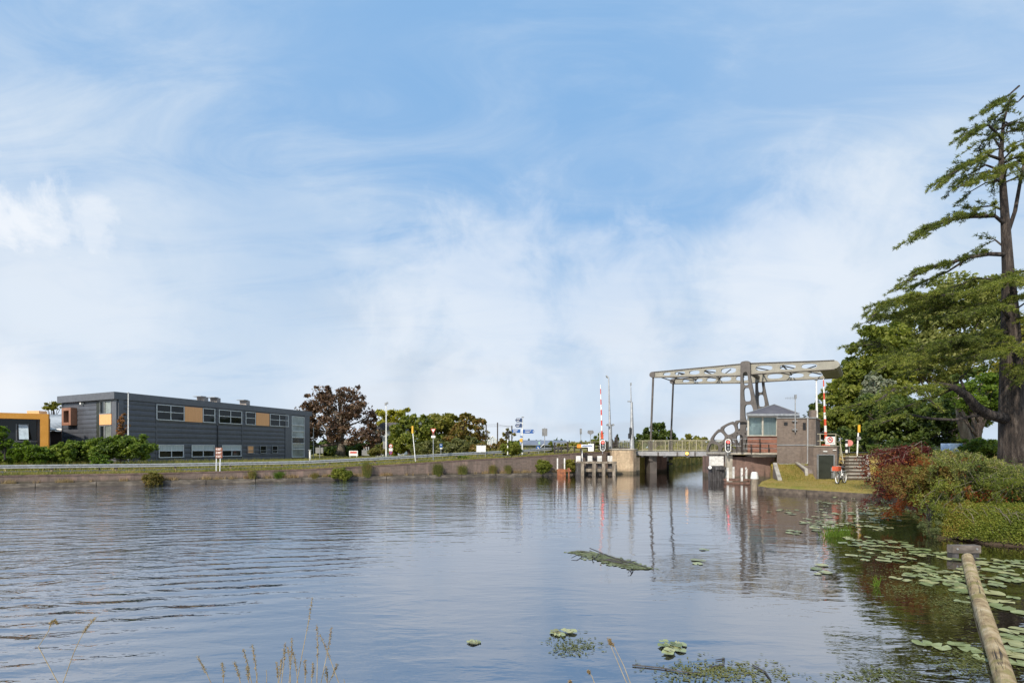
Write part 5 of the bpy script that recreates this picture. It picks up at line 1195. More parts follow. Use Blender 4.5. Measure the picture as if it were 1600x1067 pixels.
for _i, (_d, _s) in enumerate(((_t, .7), (_x, 14.0), (_y, 14.0))):
    dp_ = b.N.new('ShaderNodeVectorMath'); dp_.operation = 'DOT_PRODUCT'; b.L.new(pv, dp_.inputs[0]); dp_.inputs[1].default_value = _d * _s; b.L.new(dp_.outputs['Value'], cb_.inputs[_i])
n1 = b.noise(pv, 5, 6, .65, (1, 1, 1)); n2 = b.noise(cb_.outputs[0], 1.6, 6, .65, dist=.5); n3 = b.noise(cb_.outputs[0], 7, 4, .7)
col = b.ramp(n1, [(.3, (.13, .09, .05)), (.42, (.32, .22, .11)), (.55, (.48, .36, .20)), (.72, (.60, .49, .33))]); col = b.mix(col, (.035, .026, .02), b.ss(n2, .58, .66)); col = b.mix(col, (.24, .21, .05), b.math('MULTIPLY', b.ss(b.noise(pv, 3.1, 5, .7), .5, .62), .65))
b.set('Base Color', col); b.set('Roughness', .9); b.set('Normal', b.bump(b.math('ADD', b.math('MULTIPLY', n2, -1.5), b.math('MULTIPLY', n3, .4)), .8, .03)); m_log = b.m
Lp0, Lp1 = P(1511, 868, 11.4), P(1592, 1140, 4.45)
part('trunk', roughlog(Lp0 - UPV * .03, Lp1, .108, .088, n=110), m_log, lg_, True)
pb = thing('log_support', 'weathered grey timber frame holding the end of the floating log', 'timber frame', P(1506, 870, 11.7).xyz)
c = P(1506, 857, 11.7); hw = 22 / F * 11.7; m = MB().box((c.x, c.y, c.z + .0), (hw * 2, .16, .17)); part('crossbar', m, surf('grey_crossbar', (.13, .11, .095), (.08, .065, .055), (.22, .19, .165), rough=.85, scale=9, bump=.5, sc=(.3, 1, 1)), pb)
for sx in (-1, 1):
    m = MB().box((c.x + sx * (hw - .09), c.y + .02, -.15), (.15, .14, c.z * 2 + .14)); part('post', m, m_dtimber, pb)
    m = MB().disc((c.x + sx * (hw - .1), c.y - .082, c.z + .01), (0, -1, 0), .022, .015, 10); part('bolt', m, m_galv, pb)
# ---------------- lily pads ----------------
def padmat(name, cols):
    b = NB(name); g = b.N.new('ShaderNodeObjectInfo'); n = b.noise(b.coord(), 3, 4); f = b.math('ADD', b.math('MULTIPLY', g.outputs['Random'], .7), b.math('MULTIPLY', n, .3))
    k = len(cols); b.set('Base Color', b.ramp(f, [(.1 + .8 * i / (k - 1), c) for i, c in enumerate(cols)])); b.set('Roughness', .32); b.set('Specular IOR Level', .6); return b.m
m_pad = padmat('lily_pad_green', [(.10, .13, .04), (.19, .23, .09), (.29, .32, .15), (.37, .36, .17), (.25, .29, .15), (.16, .13, .05)])
m_padd = leafmat('sunken_pad', [(.04, .055, .015), (.08, .09, .025), (.12, .11, .03)], .1)
def padmesh(k, r=.13):
    rnd = random.Random(k); n = 22; v = [(0, 0, .0)]; ph = rnd.uniform(0, 6)
    for i in range(n): a = .22 + (2 * math.pi - .44) * i / (n - 1); q = r * (1 + .05 * math.sin(2 * a + ph)); v.append((q * math.cos(a) * 1.12, q * math.sin(a), .006 * math.sin(3 * a + ph) + .005 * rnd.random()))
    return mesh_from('lily_pad', v, [(0, i, i + 1) for i in range(1, n)], (0, 0, 0), m_pad)
PM = [padmesh(k) for k in range(6)]
regions = [  # photo region (x0,y0,x1,y1), count, size, label
    ((1270, 779, 1420, 800), 70, 1.0, 'small pale lily pad floating close to the lawn edge'), ((1230, 800, 1440, 828), 66, 1.0, 'flat lily pad on dark water between the lawn and the creeper bank'),
    ((1240, 826, 1330, 832), 9, 1.0, 'flat lily pad on dark water between the lawn and the creeper bank'), ((1320, 842, 1500, 872), 44, 1.0, 'lily pad left of the timber frame of the floating log'), ((1380, 872, 1510, 908), 30, 1.05, 'lily pad left of the timber frame of the floating log'),
    ((1535, 872, 1600, 930), 34, 1.15, 'broad pale green lily pad right of the floating log'), ((1500, 930, 1600, 1000), 13, 1.2, 'broad pale green lily pad right of the floating log'), ((1440, 905, 1540, 960), 9, .9, 'scattered lily pad beside the middle of the floating log'),
    ((1500, 1005, 1600, 1060), 7, 1.0, 'lily pad near the lower right corner of the photo'), ((1085, 860, 1150, 880), 3, 1.0, 'isolated lily pad on open water in front of the bridge'), ((1235, 880, 1290, 892), 4, 1.0, 'isolated lily pad on open water in front of the bridge')]
cnt = 0
for (x0, y0, x1, y1), n, sz, lab in regions:
    cl_ = [(random.uniform(x0, x1), random.uniform(y0, y1)) for _ in range(max(2, n // 5))]
    placed = []
    for i in range(int(n * 1.15)):
        cx, cy = random.choice(cl_); q = G(min(1640, random.gauss(cx, 13)), max(y0 - 3, random.gauss(cy, 4.5)), 0)
        r_ = .112 * sz * random.uniform(.6, 1.3)
        for _t in range(12):
            if all((q.x - a[0]) ** 2 + (q.y - a[1]) ** 2 > ((r_ + a[2]) * .82) ** 2 for a in placed): break
            q = q + Vector((random.uniform(-.3, .3), random.uniform(-.3, .3), 0))
        if inside((q.x, q.y), right_poly): continue
        placed.append((q.x, q.y, r_)); o = bpy.data.objects.new('lily_pad', PM[cnt % 6]); COL.objects.link(o)
        o.location = (q.x, q.y, .010 + .0012 * (cnt % 7)); s_ = r_ / .13; o.scale = (s_, s_, 1); o.rotation_euler = (R(random.gauss(0, 1.2)), R(random.gauss(0, 1.2)), random.uniform(0, 6.28))
        tag(o, lab, 'lily pad', 'lily pads: ' + lab); cnt += 1
print('pads', cnt)
# pads clustered on open water (centre)
for (x, y, nn, spx, spy, lab) in ((878, 989, 9, 18, 4.5, 'clustered lily pads left of centre on open water'), (1050, 1013, 13, 15, 11, 'pale green cluster of lily pads low in the middle of the open water'), (741, 1003, 4, 9, 2, 'tiny lily pad cluster alone on the blue water')):
    pl_ = thing('lily_cluster', lab, 'lily pads', G(x, y, 0))
    for i in range(nn):
        q = G(x + random.uniform(-1, 1) * spx, y + random.uniform(-1, 1) * spy, 0); o = bpy.data.objects.new('pad', PM[i % 6]); COL.objects.link(o); o.parent = pl_; o.location = q - pl_.location + Vector((0, 0, .01 + .002 * i)); o.rotation_euler = (0, 0, random.uniform(0, 6)); s_ = random.uniform(.32, .62); o.scale = (s_, s_, 1)
# floating weed raft
wr = thing('weed_raft', 'long drifting raft of green water weed and twigs in mid water', 'water weed', G(945, 876, 0)); mb = MB(); a, b_ = G(905, 862, 0), G(1005, 889, 0)
pt = []
for k in range(1500):
    f = random.random(); w_ = .95 * math.sin(math.pi * min(1, f * .95 + .05)) ** .7; q = a.lerp(b_, f) + Vector((random.gauss(0, .12), random.gauss(0, w_ * .19), .004 + random.random() * .006)); pt.append(tuple(q))
v = leafquads(np.array(pt), .06, 14, .7); o = bpy.data.objects.new('leaves', fastmesh('leaves', v, 4, leafmat('weed_raft_green', [(.13, .15, .07), (.20, .22, .11), (.28, .29, .15)], .1), tuple(wr.location))); COL.objects.link(o); o.parent = wr
for k in range(12):
    q = a.lerp(b_, random.uniform(-.1, 1.05)) + Vector((0, random.gauss(0, .35), .015)); e_ = q + Vector((random.uniform(-.5, .5), random.uniform(-.4, .4), .01)); mb.tube([q, q.lerp(e_, .5) + UPV * random.uniform(0, .07), e_], [.012, .01, .006], 4)
mb.tube([a + Vector((.3, .3, .03)), a.lerp(b_, .55) + Vector((0, .3, .04)), b_ + Vector((.1, .05, .02))], [.012, .012, .008], 5)
part('twig', mb, m_dtimber, wr)
# sunken weed near the log and near shore
pt = [tuple(G(random.gauss(cx, sx), random.gauss(cy, sy), 0) + UPV * random.uniform(.004, .012)) for (cx, cy, sx, sy, n) in ((1420, 920, 30, 7, 150), (1495, 945, 22, 12, 240), (1385, 862, 40, 5, 220), (1120, 1050, 50, 9, 260), (900, 1010, 22, 7, 90), (1440, 893, 45, 6, 220), (1520, 1030, 30, 14, 260), (1370, 1055, 30, 6, 90)) for _ in range(n)]
pt = np.repeat(np.array(pt), 3, 0) + np.concatenate([RNG.normal(0, .06, (len(pt) * 3, 2)), np.zeros((len(pt) * 3, 1))], 1)
v = leafquads(pt, .026, 20, .32); o = bpy.data.objects.new('water_weed', fastmesh('water_weed', v, 4, leafmat('underwater_weed', [(.07, .085, .02), (.13, .14, .035), (.20, .19, .05)], .1))); COL.objects.link(o); o['kind'] = 'stuff'
for (lab, pp) in (('bent brown stem floating low beside the lily cluster', [(988, 1040), (1030, 1044), (1075, 1052), (1095, 1052)]), ('curled dark stem on the water near the lower middle', [(1110, 1043), (1130, 1040), (1132, 1030), (1118, 1032)]), ('dark curled stem on water right of the lily cluster', [(1176, 1040), (1195, 1050), (1205, 1064)])):
    single('drifting_twig', lab, 'stem', MB().tube([G(x, y, 0) + UPV * .012 for x, y in pp], [.008, .009, .008, .005][:len(pp)], 5), m_dtimber, G(*pp[0], 0))
# reed tufts in the lily water
def tuft(label, x, y, h, w_, n, m, name='reed_tuft'):
    b = G(x, y, 0); t = thing(name, label, 'reeds', b); p = np.zeros((n, 3)); p[:, 0] = b.x + RNG.normal(0, w_, n); p[:, 1] = b.y + RNG.normal(0, w_ * .7, n); p[:, 2] = -.02
    mid = p + np.stack([RNG.normal(0, h * .12, n), RNG.normal(0, h * .12, n), h * RNG.uniform(.2, .62, n)], 1); tip = mid + (mid - p) * RNG.uniform(.3, .9, (n, 1)) + np.stack([RNG.normal(0, h * .2, n), RNG.normal(0, h * .1, n), np.zeros(n)], 1)
    k = np.array([.009, 0, 0]); v1 = np.stack([p - k, p + k, mid + k * .8, mid - k * .8], 1); v2 = np.stack([mid - k * .8, mid + k * .8, tip + k * .1, tip - k * .1], 1)
    o = bpy.data.objects.new('blades', fastmesh('blades', np.concatenate([v1, v2]), 4, m, tuple(b))); COL.objects.link(o); o.parent = t
tuft('bright green reed tuft standing among lily pads', 1303, 838, .40, .15, 85, L_bright); tuft('smaller green reed tuft right of the bright reed tuft', 1322, 834, .30, .10, 34, L_bright); tuft('thin green blades rising from the water left of the log', 1370, 916, .26, .012, 14, L_bright)
# ---------------- dry stems on the near bank ----------------
def drystem(label, pts, r, head=0, fluff=14):
    t = thing('dry_grass_stem', label, 'grass stem', Vector(pts[0]), 'dry straw stems in the clump' if 'clump' in label else None); part('stem', MB().tube(pts, [r * (1 - .5 * i / (len(pts) - 1)) for i in range(len(pts))], 5), m_strawstem, t)
    if head:
        P_ = [Vector(q) for q in pts]; C = []
        for k in range(fluff * 8):
            f = 1 - random.random() * head; g = f * (len(P_) - 1); i = min(int(g), len(P_) - 2); q = P_[i].lerp(P_[i + 1], g - i); C.append((q.x + random.gauss(0, .004), q.y + random.gauss(0, .004), q.z + random.gauss(0, .004)))
        o = bpy.data.objects.new('seed_head', fastmesh('seed_head', leafquads(np.array(C), .0055, .8, .3), 4, m_straw, tuple(t.location))); COL.objects.link(o); o.parent = t
m_strawstem = surf('straw_stem', (.42, .33, .20), (.3, .22, .13), (.55, .45, .3), rough=.8, scale=20)
dS = 3.0
stems = [(340, 1067, 308, 1025), (352, 1067, 347, 1034), (383, 1067, 366, 1034), (397, 1067, 380, 1014), (404, 1067, 394, 1007), (392, 1067, 385, 1040), (417, 1067, 416, 1046), (441, 1067, 445, 990 + 14), (449, 1067, 456, 998), (458, 1067, 450, 1010), (466, 1067, 488, 932), (480, 1067, 476, 1030), (487, 1067, 489, 1036),
         (494, 1067, 495, 976), (500, 1067, 518, 980), (533, 1067, 500, 991), (507, 1067, 527, 1037), (541, 1067, 537, 1060), (430, 1067, 440, 1030), (436, 1067, 432, 1034), (512, 1067, 509, 1042), (400, 1067, 402, 1050), (470, 1067, 458, 1018), (518, 1067, 505, 1050)]
for i, (x0, y0, x1, y1) in enumerate(stems):
    d = dS + random.uniform(-.25, .15); b = P(x0 + (x0 - x1) * .6, y0 + (y0 - y1) * 1.0 + 20, d); b.z = max(b.z, .84); tp_ = P(x1, y1, d - .05); md = b.lerp(tp_, .55) + Vector((random.uniform(-.01, .01), 0, 0))
    drystem(['thin dry straw stem in the clump at the bottom left of centre', 'tall fine dry stem rising above the clump'][1 if y1 < 960 else 0], [b, md, md.lerp(tp_, .6) + Vector((.004, 0, 0)), tp_], .0026, .45 if y1 < 1045 else 0, 16)
for lab, pp, hd in (('dry reed with a dark drooping seed head at the left', [(98, 1080), (60, 1040 - 30), (76, 985), (80, 972), (86, 968), (90, 975)], .5), ('dry reed with a brown upright seed head right of the drooping one', [(90, 1090), (115, 1020), (124, 1000), (135, 980), (150, 964)], .35),
                    ('pair of arching dry stems low in the middle', [(990, 1080), (975, 1040), (960, 1010), (950, 998)], .3), ('second arching dry stem beside the lily cluster', [(985, 1080), (970, 1045), (955, 1010), (952, 1000)], .2), ('short dry stem tip at the bottom edge', [(932, 1075), (925, 1056), (919, 1048)], .2), ('short dry stem at the bottom right', [(900, 1080), (894, 1066), (890, 1064)], .2)):
    d = 2.9; drystem(lab, [P(x, y, d) for x, y in pp], .0024, hd, 22)

# ---------------- street furniture, left ----------------
def gz(d, x): X = (x - 800) / F * d; return zleft(X, d)
def pole(name, label, cat, x, d, ytop, r, m, rt=None, x2=None, group=None, zb=None):
    z0 = gz(d, x) if zb is None else zb; b = Vector(((x - 800) / F * d, d, z0)); tp_ = P(x2 if x2 is not None else x, ytop, d); t = thing(name, label, cat, b, group)
    part('pole', MB().tube([b - UPV * .1, b.lerp(tp_, .5), tp_], [r, (r + (rt or r)) / 2, rt or r], 8), m, t); return t, b, tp_
def plate(mb, x0, y0, x1, y1, d, th=.04, tip=0):
    a, c = P(x0, y1, d), P(x1, y0, d)
    if not tip: return mb.box(((a.x + c.x) / 2, d, (a.z + c.z) / 2), (c.x - a.x, th, c.z - a.z))
    h = (c.z - a.z) / 2; zc = (a.z + c.z) / 2
    if tip > 0: pr = [(a.x, a.z), (c.x - h * .6, a.z), (c.x, zc), (c.x - h * .6, c.z), (a.x, c.z)]
    else: pr = [(a.x + h * .6, a.z), (c.x, a.z), (c.x, c.z), (a.x + h * .6, c.z), (a.x, zc)]
    return mb.prism([(x, d - th / 2, z) for x, z in pr], (0, th, 0))
def txt(parent, s, x, y, d, size, m, name='lettering', align='CENTER'):
    cu = bpy.data.curves.new(name, 'FONT'); cu.body = s; cu.size = size; cu.extrude = .004; cu.align_x = align; cu.align_y = 'CENTER'; cu.resolution_u = 2
    o = bpy.data.objects.new(name, cu); COL.objects.link(o); c = P(x, y, d); dg = bpy.context.evaluated_depsgraph_get(); me = bpy.data.meshes.new_from_object(o.evaluated_get(dg)); bpy.data.objects.remove(o)
    o = bpy.data.objects.new(name, me); me.materials.clear(); me.materials.append(m); COL.objects.link(o); o.parent = parent; o.location = c - wloc(parent); o.rotation_euler = (R(90), 0, 0); return o
t, b, tp_ = pole('flagpole', 'white flagpole before the corner of the dark office', 'flagpole', 200.5, 46, 613.5, .06, m_white, .035)
t.children[0].name = 'pole'; part('finial', MB().disc(tp_ - Vector((0, .05, 0)), (0, 1, 0), .05, .1, 10), m_galv, t)
# brown tourist sign
d = 36.6; t = thing('tourist_sign', 'stack of three brown and white direction boards on two pale posts', 'sign', (P(340, 0, d).x, d, wtop(s_at_px(340, 1)) - .06))
for x, x2 in ((337.8, 338.5), (343.5, 345)): part('post', MB().tube([Vector((P(x, 0, d).x, d, wtop(s_at_px(x, 1)) - .1)), P(x2, 699, d)], .035, 6), m_white, t)
for i in range(3):
    y = 699.3 + i * 5.6; m = MB(); plate(m, 337, y, 347.5, y + 4.9, d - .06, .04); bd = part('board', m, m_brownsign, t); m = MB()
    plate(m, 337.3, y + 1.4, 338.6, y + 3.4, d - .085, .01, -1); part('arrow', m, m_white, bd); m = MB(); plate(m, 339.8, y + 1.2, 345.5, y + 1.9, d - .085, .01); plate(m, 339.8, y + 2.9, 344.2, y + 3.5, d - .085, .01); part('lettering', m, m_white, bd)
# grey sign back beside beech
t, b, tp_ = pole('sign', 'square grey sign seen from behind under the copper tree', 'sign', 499.5, 70, 696, .05, m_galv); m = MB(); plate(m, 493, 699, 505, 708, 70.08); part('panel', m, m_signback, t)
d = 72; t = thing('white_notice', 'low rounded white board with a red stripe below the copper tree', 'sign', (P(552, 0, d).x, d, gz(d, 552))); m = MB(); plate(m, 545.5, 704, 559, 712, d); bd = part('panel', m, m_white, t); m = MB(); plate(m, 547, 705.4, 557.5, 708, d - .03, .02); part('stripe', m, m_red, bd)
part('leg', MB().tube([P(547, 711, d), Vector((P(547, 0, d).x, d, .6))], .05, 6), m_white, t); part('leg', MB().tube([P(557.5, 711, d), Vector((P(557.5, 0, d).x, d, .6))], .05, 6), m_white, t)
d = 70; t = thing('electric_cabinet', 'pale grey switch cabinet with short posts on top below the copper tree', 'cabinet', (P(573, 0, d).x, d, gz(d, 573))); m = MB(); plate(m, 566.5, 703, 578, 711.5, d, .7); part('cabinet', m, m_signback, t)
for x in (569, 572.5, 576): part('post', MB().tube([P(x, 703.5, d), P(x, 698 if x != 569 else 700, d)], .09, 6), m_galv, t)
t, b, tp_ = pole('white_post', 'short white post at the right corner of the office', 'post', 484.5, 60, 703, .12, m_white); part('cap', MB().box(tp_, (.3, .3, .1)), m_galv, t)
# lamp mast
t, b, tp_ = pole('camera_mast', 'tall white mast with small cameras on top before the green trees', 'mast', 603.5, 56, 634, .10, m_white, .05)
m = MB().box(tp_ + Vector((-.07, 0, .2)), (.16, .2, .3)); m.box(tp_ + Vector((.12, 0, .3)), (.14, .2, .22)); part('camera', m, m_grey, t); m = MB(); plate(m, 598.5, 689, 606, 701, 56.2); part('sign_back', m, m_signback, t); m = MB().prism([P(601, 687, 56.15), P(606.5, 687, 56.15), P(603.7, 682, 56.15)], (0, .04, 0)); part('sign_back', m, m_signback, t)
t, b, tp_ = pole('road_sign', 'round red ringed sign over a white plate and a blue no parking disc', 'sign', 610.6, 55, 694, .04, m_galv); N_ = Vector((0, -1, 0))
q = P(610.6, 696.5, 54.9); g_ = part('red_ring', MB().disc(q, N_, .2, .02), m_red, t); part('face', MB().disc(q + N_ * .021, N_, .14, .012), m_white, g_); part('symbol', MB().box(q + N_ * .04, (.14, .012, .06)), m_black, g_)
m = MB(); plate(m, 607.8, 700, 613.4, 704.5, 54.9); part('plate', m, m_white, t); q = P(610.6, 707, 54.9); g_ = part('red_ring', MB().disc(q, N_, .18, .02), m_red, t); part('face', MB().disc(q + N_ * .021, N_, .13, .012), m_blue, g_); part('diagonal_bar', MB().prism([q + N_ * .035 + Vector((-.1, 0, .07)), q + N_ * .035 + Vector((-.07, 0, .1)), q + N_ * .035 + Vector((.1, 0, -.07)), q + N_ * .035 + Vector((.07, 0, -.1))], N_ * .01), m_red, g_)
t, b, tp_ = pole('leaning_sign', 'leaning white pole with a yellow flag shaped sign edge on', 'sign', 649.5, 43.0, 676, .035, m_white, x2=645); m = MB(); a = P(644.5, 669, 43); m.box(a - UPV * .12, (.13, .08, .62)); part('yellow_panel', m, m_yellow, t)
t, b, tp_ = pole('yield_sign', 'inverted triangle priority sign with red rim above a white plate', 'sign', 677, 43.4, 684, .035, m_galv)
q = [P(673.2, 669, 43.3), P(680.8, 669, 43.3), P(677, 680.5, 43.3)]; q = [P(672.8, 669.5, 43.3), P(681.2, 669.5, 43.3), P(677, 677.2, 43.3)]
g_ = part('red_triangle', MB().prism(q[::-1], (0, -.03, 0)), m_red, t); cc_ = sum(q, Vector()) / 3; part('face', MB().prism([cc_ + (k - cc_) * .62 + Vector((0, -.032, 0)) for k in q][::-1], (0, -.01, 0)), m_white, g_)
m = MB(); plate(m, 675.3, 674, 678.9, 680.5, 43.34, .03); part('arm', m, m_rustw, t); m = MB(); plate(m, 674, 680.5, 680.2, 684, 43.3); part('plate', m, m_white, t)
t, b, tp_ = pole('blue_sign', 'small blue rectangular sign with white plate before the olive tree', 'sign', 689, 54, 700, .035, m_galv); m = MB(); plate(m, 687, 693, 691.2, 699, 53.9); bd = part('panel', m, m_blue, t); m = MB(); plate(m, 688.3, 694.3, 689.9, 695.7, 53.86, .01); part('symbol', m, m_white, bd); m = MB(); plate(m, 687.3, 699.3, 691, 701.3, 53.9); part('plate', m, m_white, t)
d = 46.4; t = thing('notice_board', 'white rectangular notice board on two legs behind the quay', 'notice board', (P(752, 0, d).x, d, gz(d, 752)))
m = MB(); plate(m, 744.5, 696, 759, 705.8, d); bd = part('panel', m, m_white, t); m = MB(); plate(m, 744, 695.5, 759.5, 696, d, .08); plate(m, 744, 705.8, 759.5, 706.3, d, .08); part('frame', m, m_galv, bd)
for x in (746.5, 758.3): part('leg', MB().tube([P(x, 696, d + .05), Vector((P(x, 0, d).x, d + .05, gz(d, x) - .05))], .035, 6), m_galv, t)
# three dark poles with wires
d = 70; t = thing('net_poles', 'three tall dark poles joined by thin wires', 'poles', (P(778, 0, d).x, d, gz(d, 778)))
for x, y in ((759.6, 663), (777.4, 660), (799.8, 665)): part('pole', MB().tube([Vector((P(x, 0, d).x, d, .4)), P(x, y, d)], .085, 6), m_darkpost, t)
m = MB().tube([P(740, 666, d), P(759.6, 663.5, d), P(777.4, 663, d), P(790, 665.5, d), P(799.8, 666, d)], .02, 4); m.tube([P(750, 666.5, d), P(777, 666, d), P(800, 666.5, d)], .02, 4); part('wire', m, m_darkpost, t)
gh = thing('greenhouse', 'white gabled greenhouse peak behind the thin sapling', 'greenhouse', P(773, 700, 95)); d = 95
g0 = [P(762, 699, d), P(762, 690, d), P(769.5, 681, d), P(780, 690, d), P(780, 699, d)]; part('wall', MB().prism(g0, (0, 12, 0)), surf('greenhouse_white', (.45, .5, .55), rough=.3, bump=0), gh); m = MB()
for x in (766, 770, 774): m.tube([P(x, 699, d - .05), P(x, 686, d - .05)], .06, 4)
for a, b_ in zip(g0, g0[1:]): m.tube([a - Vector((0, .05, 0)), b_ - Vector((0, .05, 0))], .08, 4)
part('frame', m, m_white, gh)
lb = thing('long_shed', 'long low building with blue grey roof beyond the road signs', 'building', P(850, 705, 96)); d = 96
a1, a2, a3, a4 = P(812, 694.5, d), P(893, 694.5, d), P(884, 687.8, d + 5), P(816, 687.5, d + 5)
m = MB(); m.prism([a1, a2, a3, a4], (0, 0, -.15)); part('roof', m, m_bluegrey, lb); m = MB(); m.box(((a1.x + a2.x) / 2, d + 6, (a1.z + .5) / 2 - .1), (a2.x - a1.x - .4, 11, a1.z - .7)); part('wall', m, surf('blue_grey_wall', (.13, .145, .18), rough=.7), lb); m = MB()
for k in range(8): q = a1.lerp(a2, (k + .5) / 8); m.box((q.x, d + .48, 1.9), (.7, .1, .8))
part('window', m, m_glass, lb)
# black signal board and striped pole
t, b, tp_ = pole('striped_signal_pole', 'black and white striped pole with a dark signal board', 'signal', 793.3, 46.8, 680, .05, stripes('black_white_bands', (.02, .02, .02), (.75, .75, .73), .55)); m = MB().box(P(792.8, 677.5, 46.7), (.30, .08, .40)); m.disc(P(792.8, 676, 46.8), N_, .17, .06, 12); part('signal_board', m, m_black, t); part('arm', MB().tube([P(792, 674, 46.8), P(787, 670, 46.8)], .025, 5), m_white, t)
# direction signpost
d = 50; t, b, tp_ = pole('direction_signpost', 'tall white signpost carrying dark blue direction arrows', 'signpost', 816.2, d, 654, .075, m_white, .06)
for (x0, y0, x1, y1, mt, tip, n) in ((805, 653.3, 815.5, 659.3, m_navy, -1, 2), (804.7, 661.6, 815.3, 667.6, m_navy, -1, 2), (799.5, 670.6, 813, 676, m_blue, -1, 2), (817, 671, 835, 677, m_blue, 1, 2)):
    m = MB(); plate(m, x0, y0, x1, y1, d - .1, .05, tip); bd = part('arrow_board', m, mt, t); m = MB(); xm = (x0 + x1) / 2; w_ = (x1 - x0)
    plate(m, x0 + w_ * .18, y0 + 1.2, x0 + w_ * .72, y0 + 1.9, d - .13, .01); plate(m, x0 + w_ * .18, y1 - 2.2, x0 + w_ * .60, y1 - 1.5, d - .13, .01); part('lettering', m, m_white, bd)
m = MB().disc(P(833.2, 674, d - .14), N_, .05, .01, 10); part('arrow_dot', m, m_white, bd)
m = MB(); plate(m, 812.5, 681, 816, 682.8, d - .1); part('small_plate', m, m_blue, t); m = MB(); plate(m, 811.5, 685, 816.2, 690.5, d - .12, .05, -1); part('yellow_plate', m, m_yellow, t)
m = MB().box(P(816.8, 651.8, d), (.22, .12, .10)); m.tube([P(814.5, 652, d), P(819, 651, d)], .02, 4); part('camera', m, m_grey, t)
t, b, tp_ = pole('sign', 'grey square sign seen from behind right of the blue signpost', 'sign', 851, 50.5, 668, .035, m_galv); m = MB(); plate(m, 847, 669.3, 855.2, 681, 50.4); part('panel', m, m_signback, t)
t, b, tp_ = pole('keep_right_sign', 'round blue arrow sign on a curved white bracket', 'sign', 841.5, 50.2, 690, .03, m_galv); m = MB().disc(P(841, 699.5, 50.1), N_, .22, .03, 20); bd = part('disc', m, m_blue, t); q = P(841, 699.5, 50.05); part('arrow', MB().prism([q + Vector((-.1, -.02, .06)), q + Vector((.02, -.02, -.1)), q + Vector((.1, -.02, -.12)), q + Vector((.08, -.02, -.03)), q + Vector((-.04, -.02, .1))], (0, -.01, 0)), m_white, bd)
m = MB(); plate(m, 841, 690, 844, 694, 50.1); part('green_plate', m, surf('pale_green_sign', (.3, .5, .4), bump=0), t); part('bracket', MB().tube([P(842, 702, 50.3), P(845, 698, 50.3), P(850.5, 693.5, 50.4)], .035, 5), m_white, t)
# vertical-lift markings etc. near the bridge
t, b, tp_ = pole('sign', 'narrow dark sign seen from behind above the fence', 'sign', 907.5, 50, 670, .03, m_grey, zb=2.0); m = MB(); plate(m, 906, 669.5, 909, 678, 49.9, .1); part('panel', m, m_signback, t)
t, b, tp_ = pole('twin_sign', 'pair of dark round signs seen from behind beside the barrier pole', 'sign', 922.7, 49.6, 675, .03, m_grey, zb=2.0); m = MB().disc(P(920.6, 675, 49.5), N_, .17, .04, 14); m.disc(P(925, 675, 49.5), N_, .17, .04, 14); m.prism([P(918.5, 672.2, 49.45), P(918.8, 677, 49.45), P(922.5, 679.3, 49.45), P(926.6, 677, 49.45), P(926.8, 672.2, 49.45)][::-1], (0, .04, 0)); part('panel', m, m_signback, t)
# barrier pole left (raised)
m_rw = stripes('red_white_bands', (.78, .77, .75), (.60, .055, .03), 1.0)
t = thing('raised_barrier', 'raised red and white barrier boom on the left side of the bridge', 'barrier', (P(941, 0, 49).x, 49, 2.1)); bo = MB().tube([P(940.8, 688, 49), P(939.7, 650, 49), P(938.2, 601, 49)], [.085, .065, .035], 8); part('boom', bo, m_rw, t); part('drive_box', MB().box((P(941, 0, 49).x, 49, 2.55), (.42, .5, .95), None, .06), m_darkpost, t)
c = P(940.8, 682, 48.9); part('warning_lamp', MB().box(c, (.22, .2, .42)), m_redor, t)
m = MB(); part('counterweight', m.tube([P(937.5, 694, 49.1), P(937.5, 676, 49.1)], .045, 6), m_white, t)
# masts
t, b, tp_ = pole('lamp_mast', 'tall grey lamp mast with angled lamp head and two loudspeakers', 'lamp mast', 954, 49.8, 590, .15, m_galv, .05, x2=951, zb=2.0)
part('lower_sleeve', MB().tube([b, P(953.3, 663, 49.8)], [.22, .17], 10), m_galv, t); part('lamp_head', MB().prism([P(951.2, 590.5, 49.8), P(951, 588.6, 49.8), P(948, 585.6, 49.8), P(947, 586.6, 49.8), P(948.5, 589.5, 49.8)], (0, .3, 0)), m_galv, t)
for x in (949, 957.5): part('loudspeaker', MB().disc(P(x, 663.8, 49.6), N_, .11, .3, 12), m_grey, t)
part('crossarm', MB().tube([P(948.5, 663.8, 49.75), P(958, 663.8, 49.75)], .03, 5), m_grey, t)
t, b, tp_ = pole('lamp_mast', 'grey mast with a short lamp arm and traffic signal seen from the side', 'lamp mast', 987.6, 48.8, 600, .14, m_galv, .03, x2=985.6, zb=2.1)
part('lower_sleeve', MB().tube([b, P(987.0, 628, 48.8)], [.24, .1], 10), m_galv, t); part('lamp_arm', MB().tube([P(986.6, 628, 48.8), P(984, 627, 48.8)], .05, 5).box(P(983, 627, 48.8), (.26, .3, .09)), m_galv, t); part('camera', MB().box(P(985.8, 600, 48.8), (.12, .14, .24)), m_grey, t)
m = MB().box(P(984.8, 673, 48.7), (.10, .45, .62)); m.box(P(983.4, 681, 48.7), (.16, .4, .5)); part('traffic_signal', m, m_black, t)
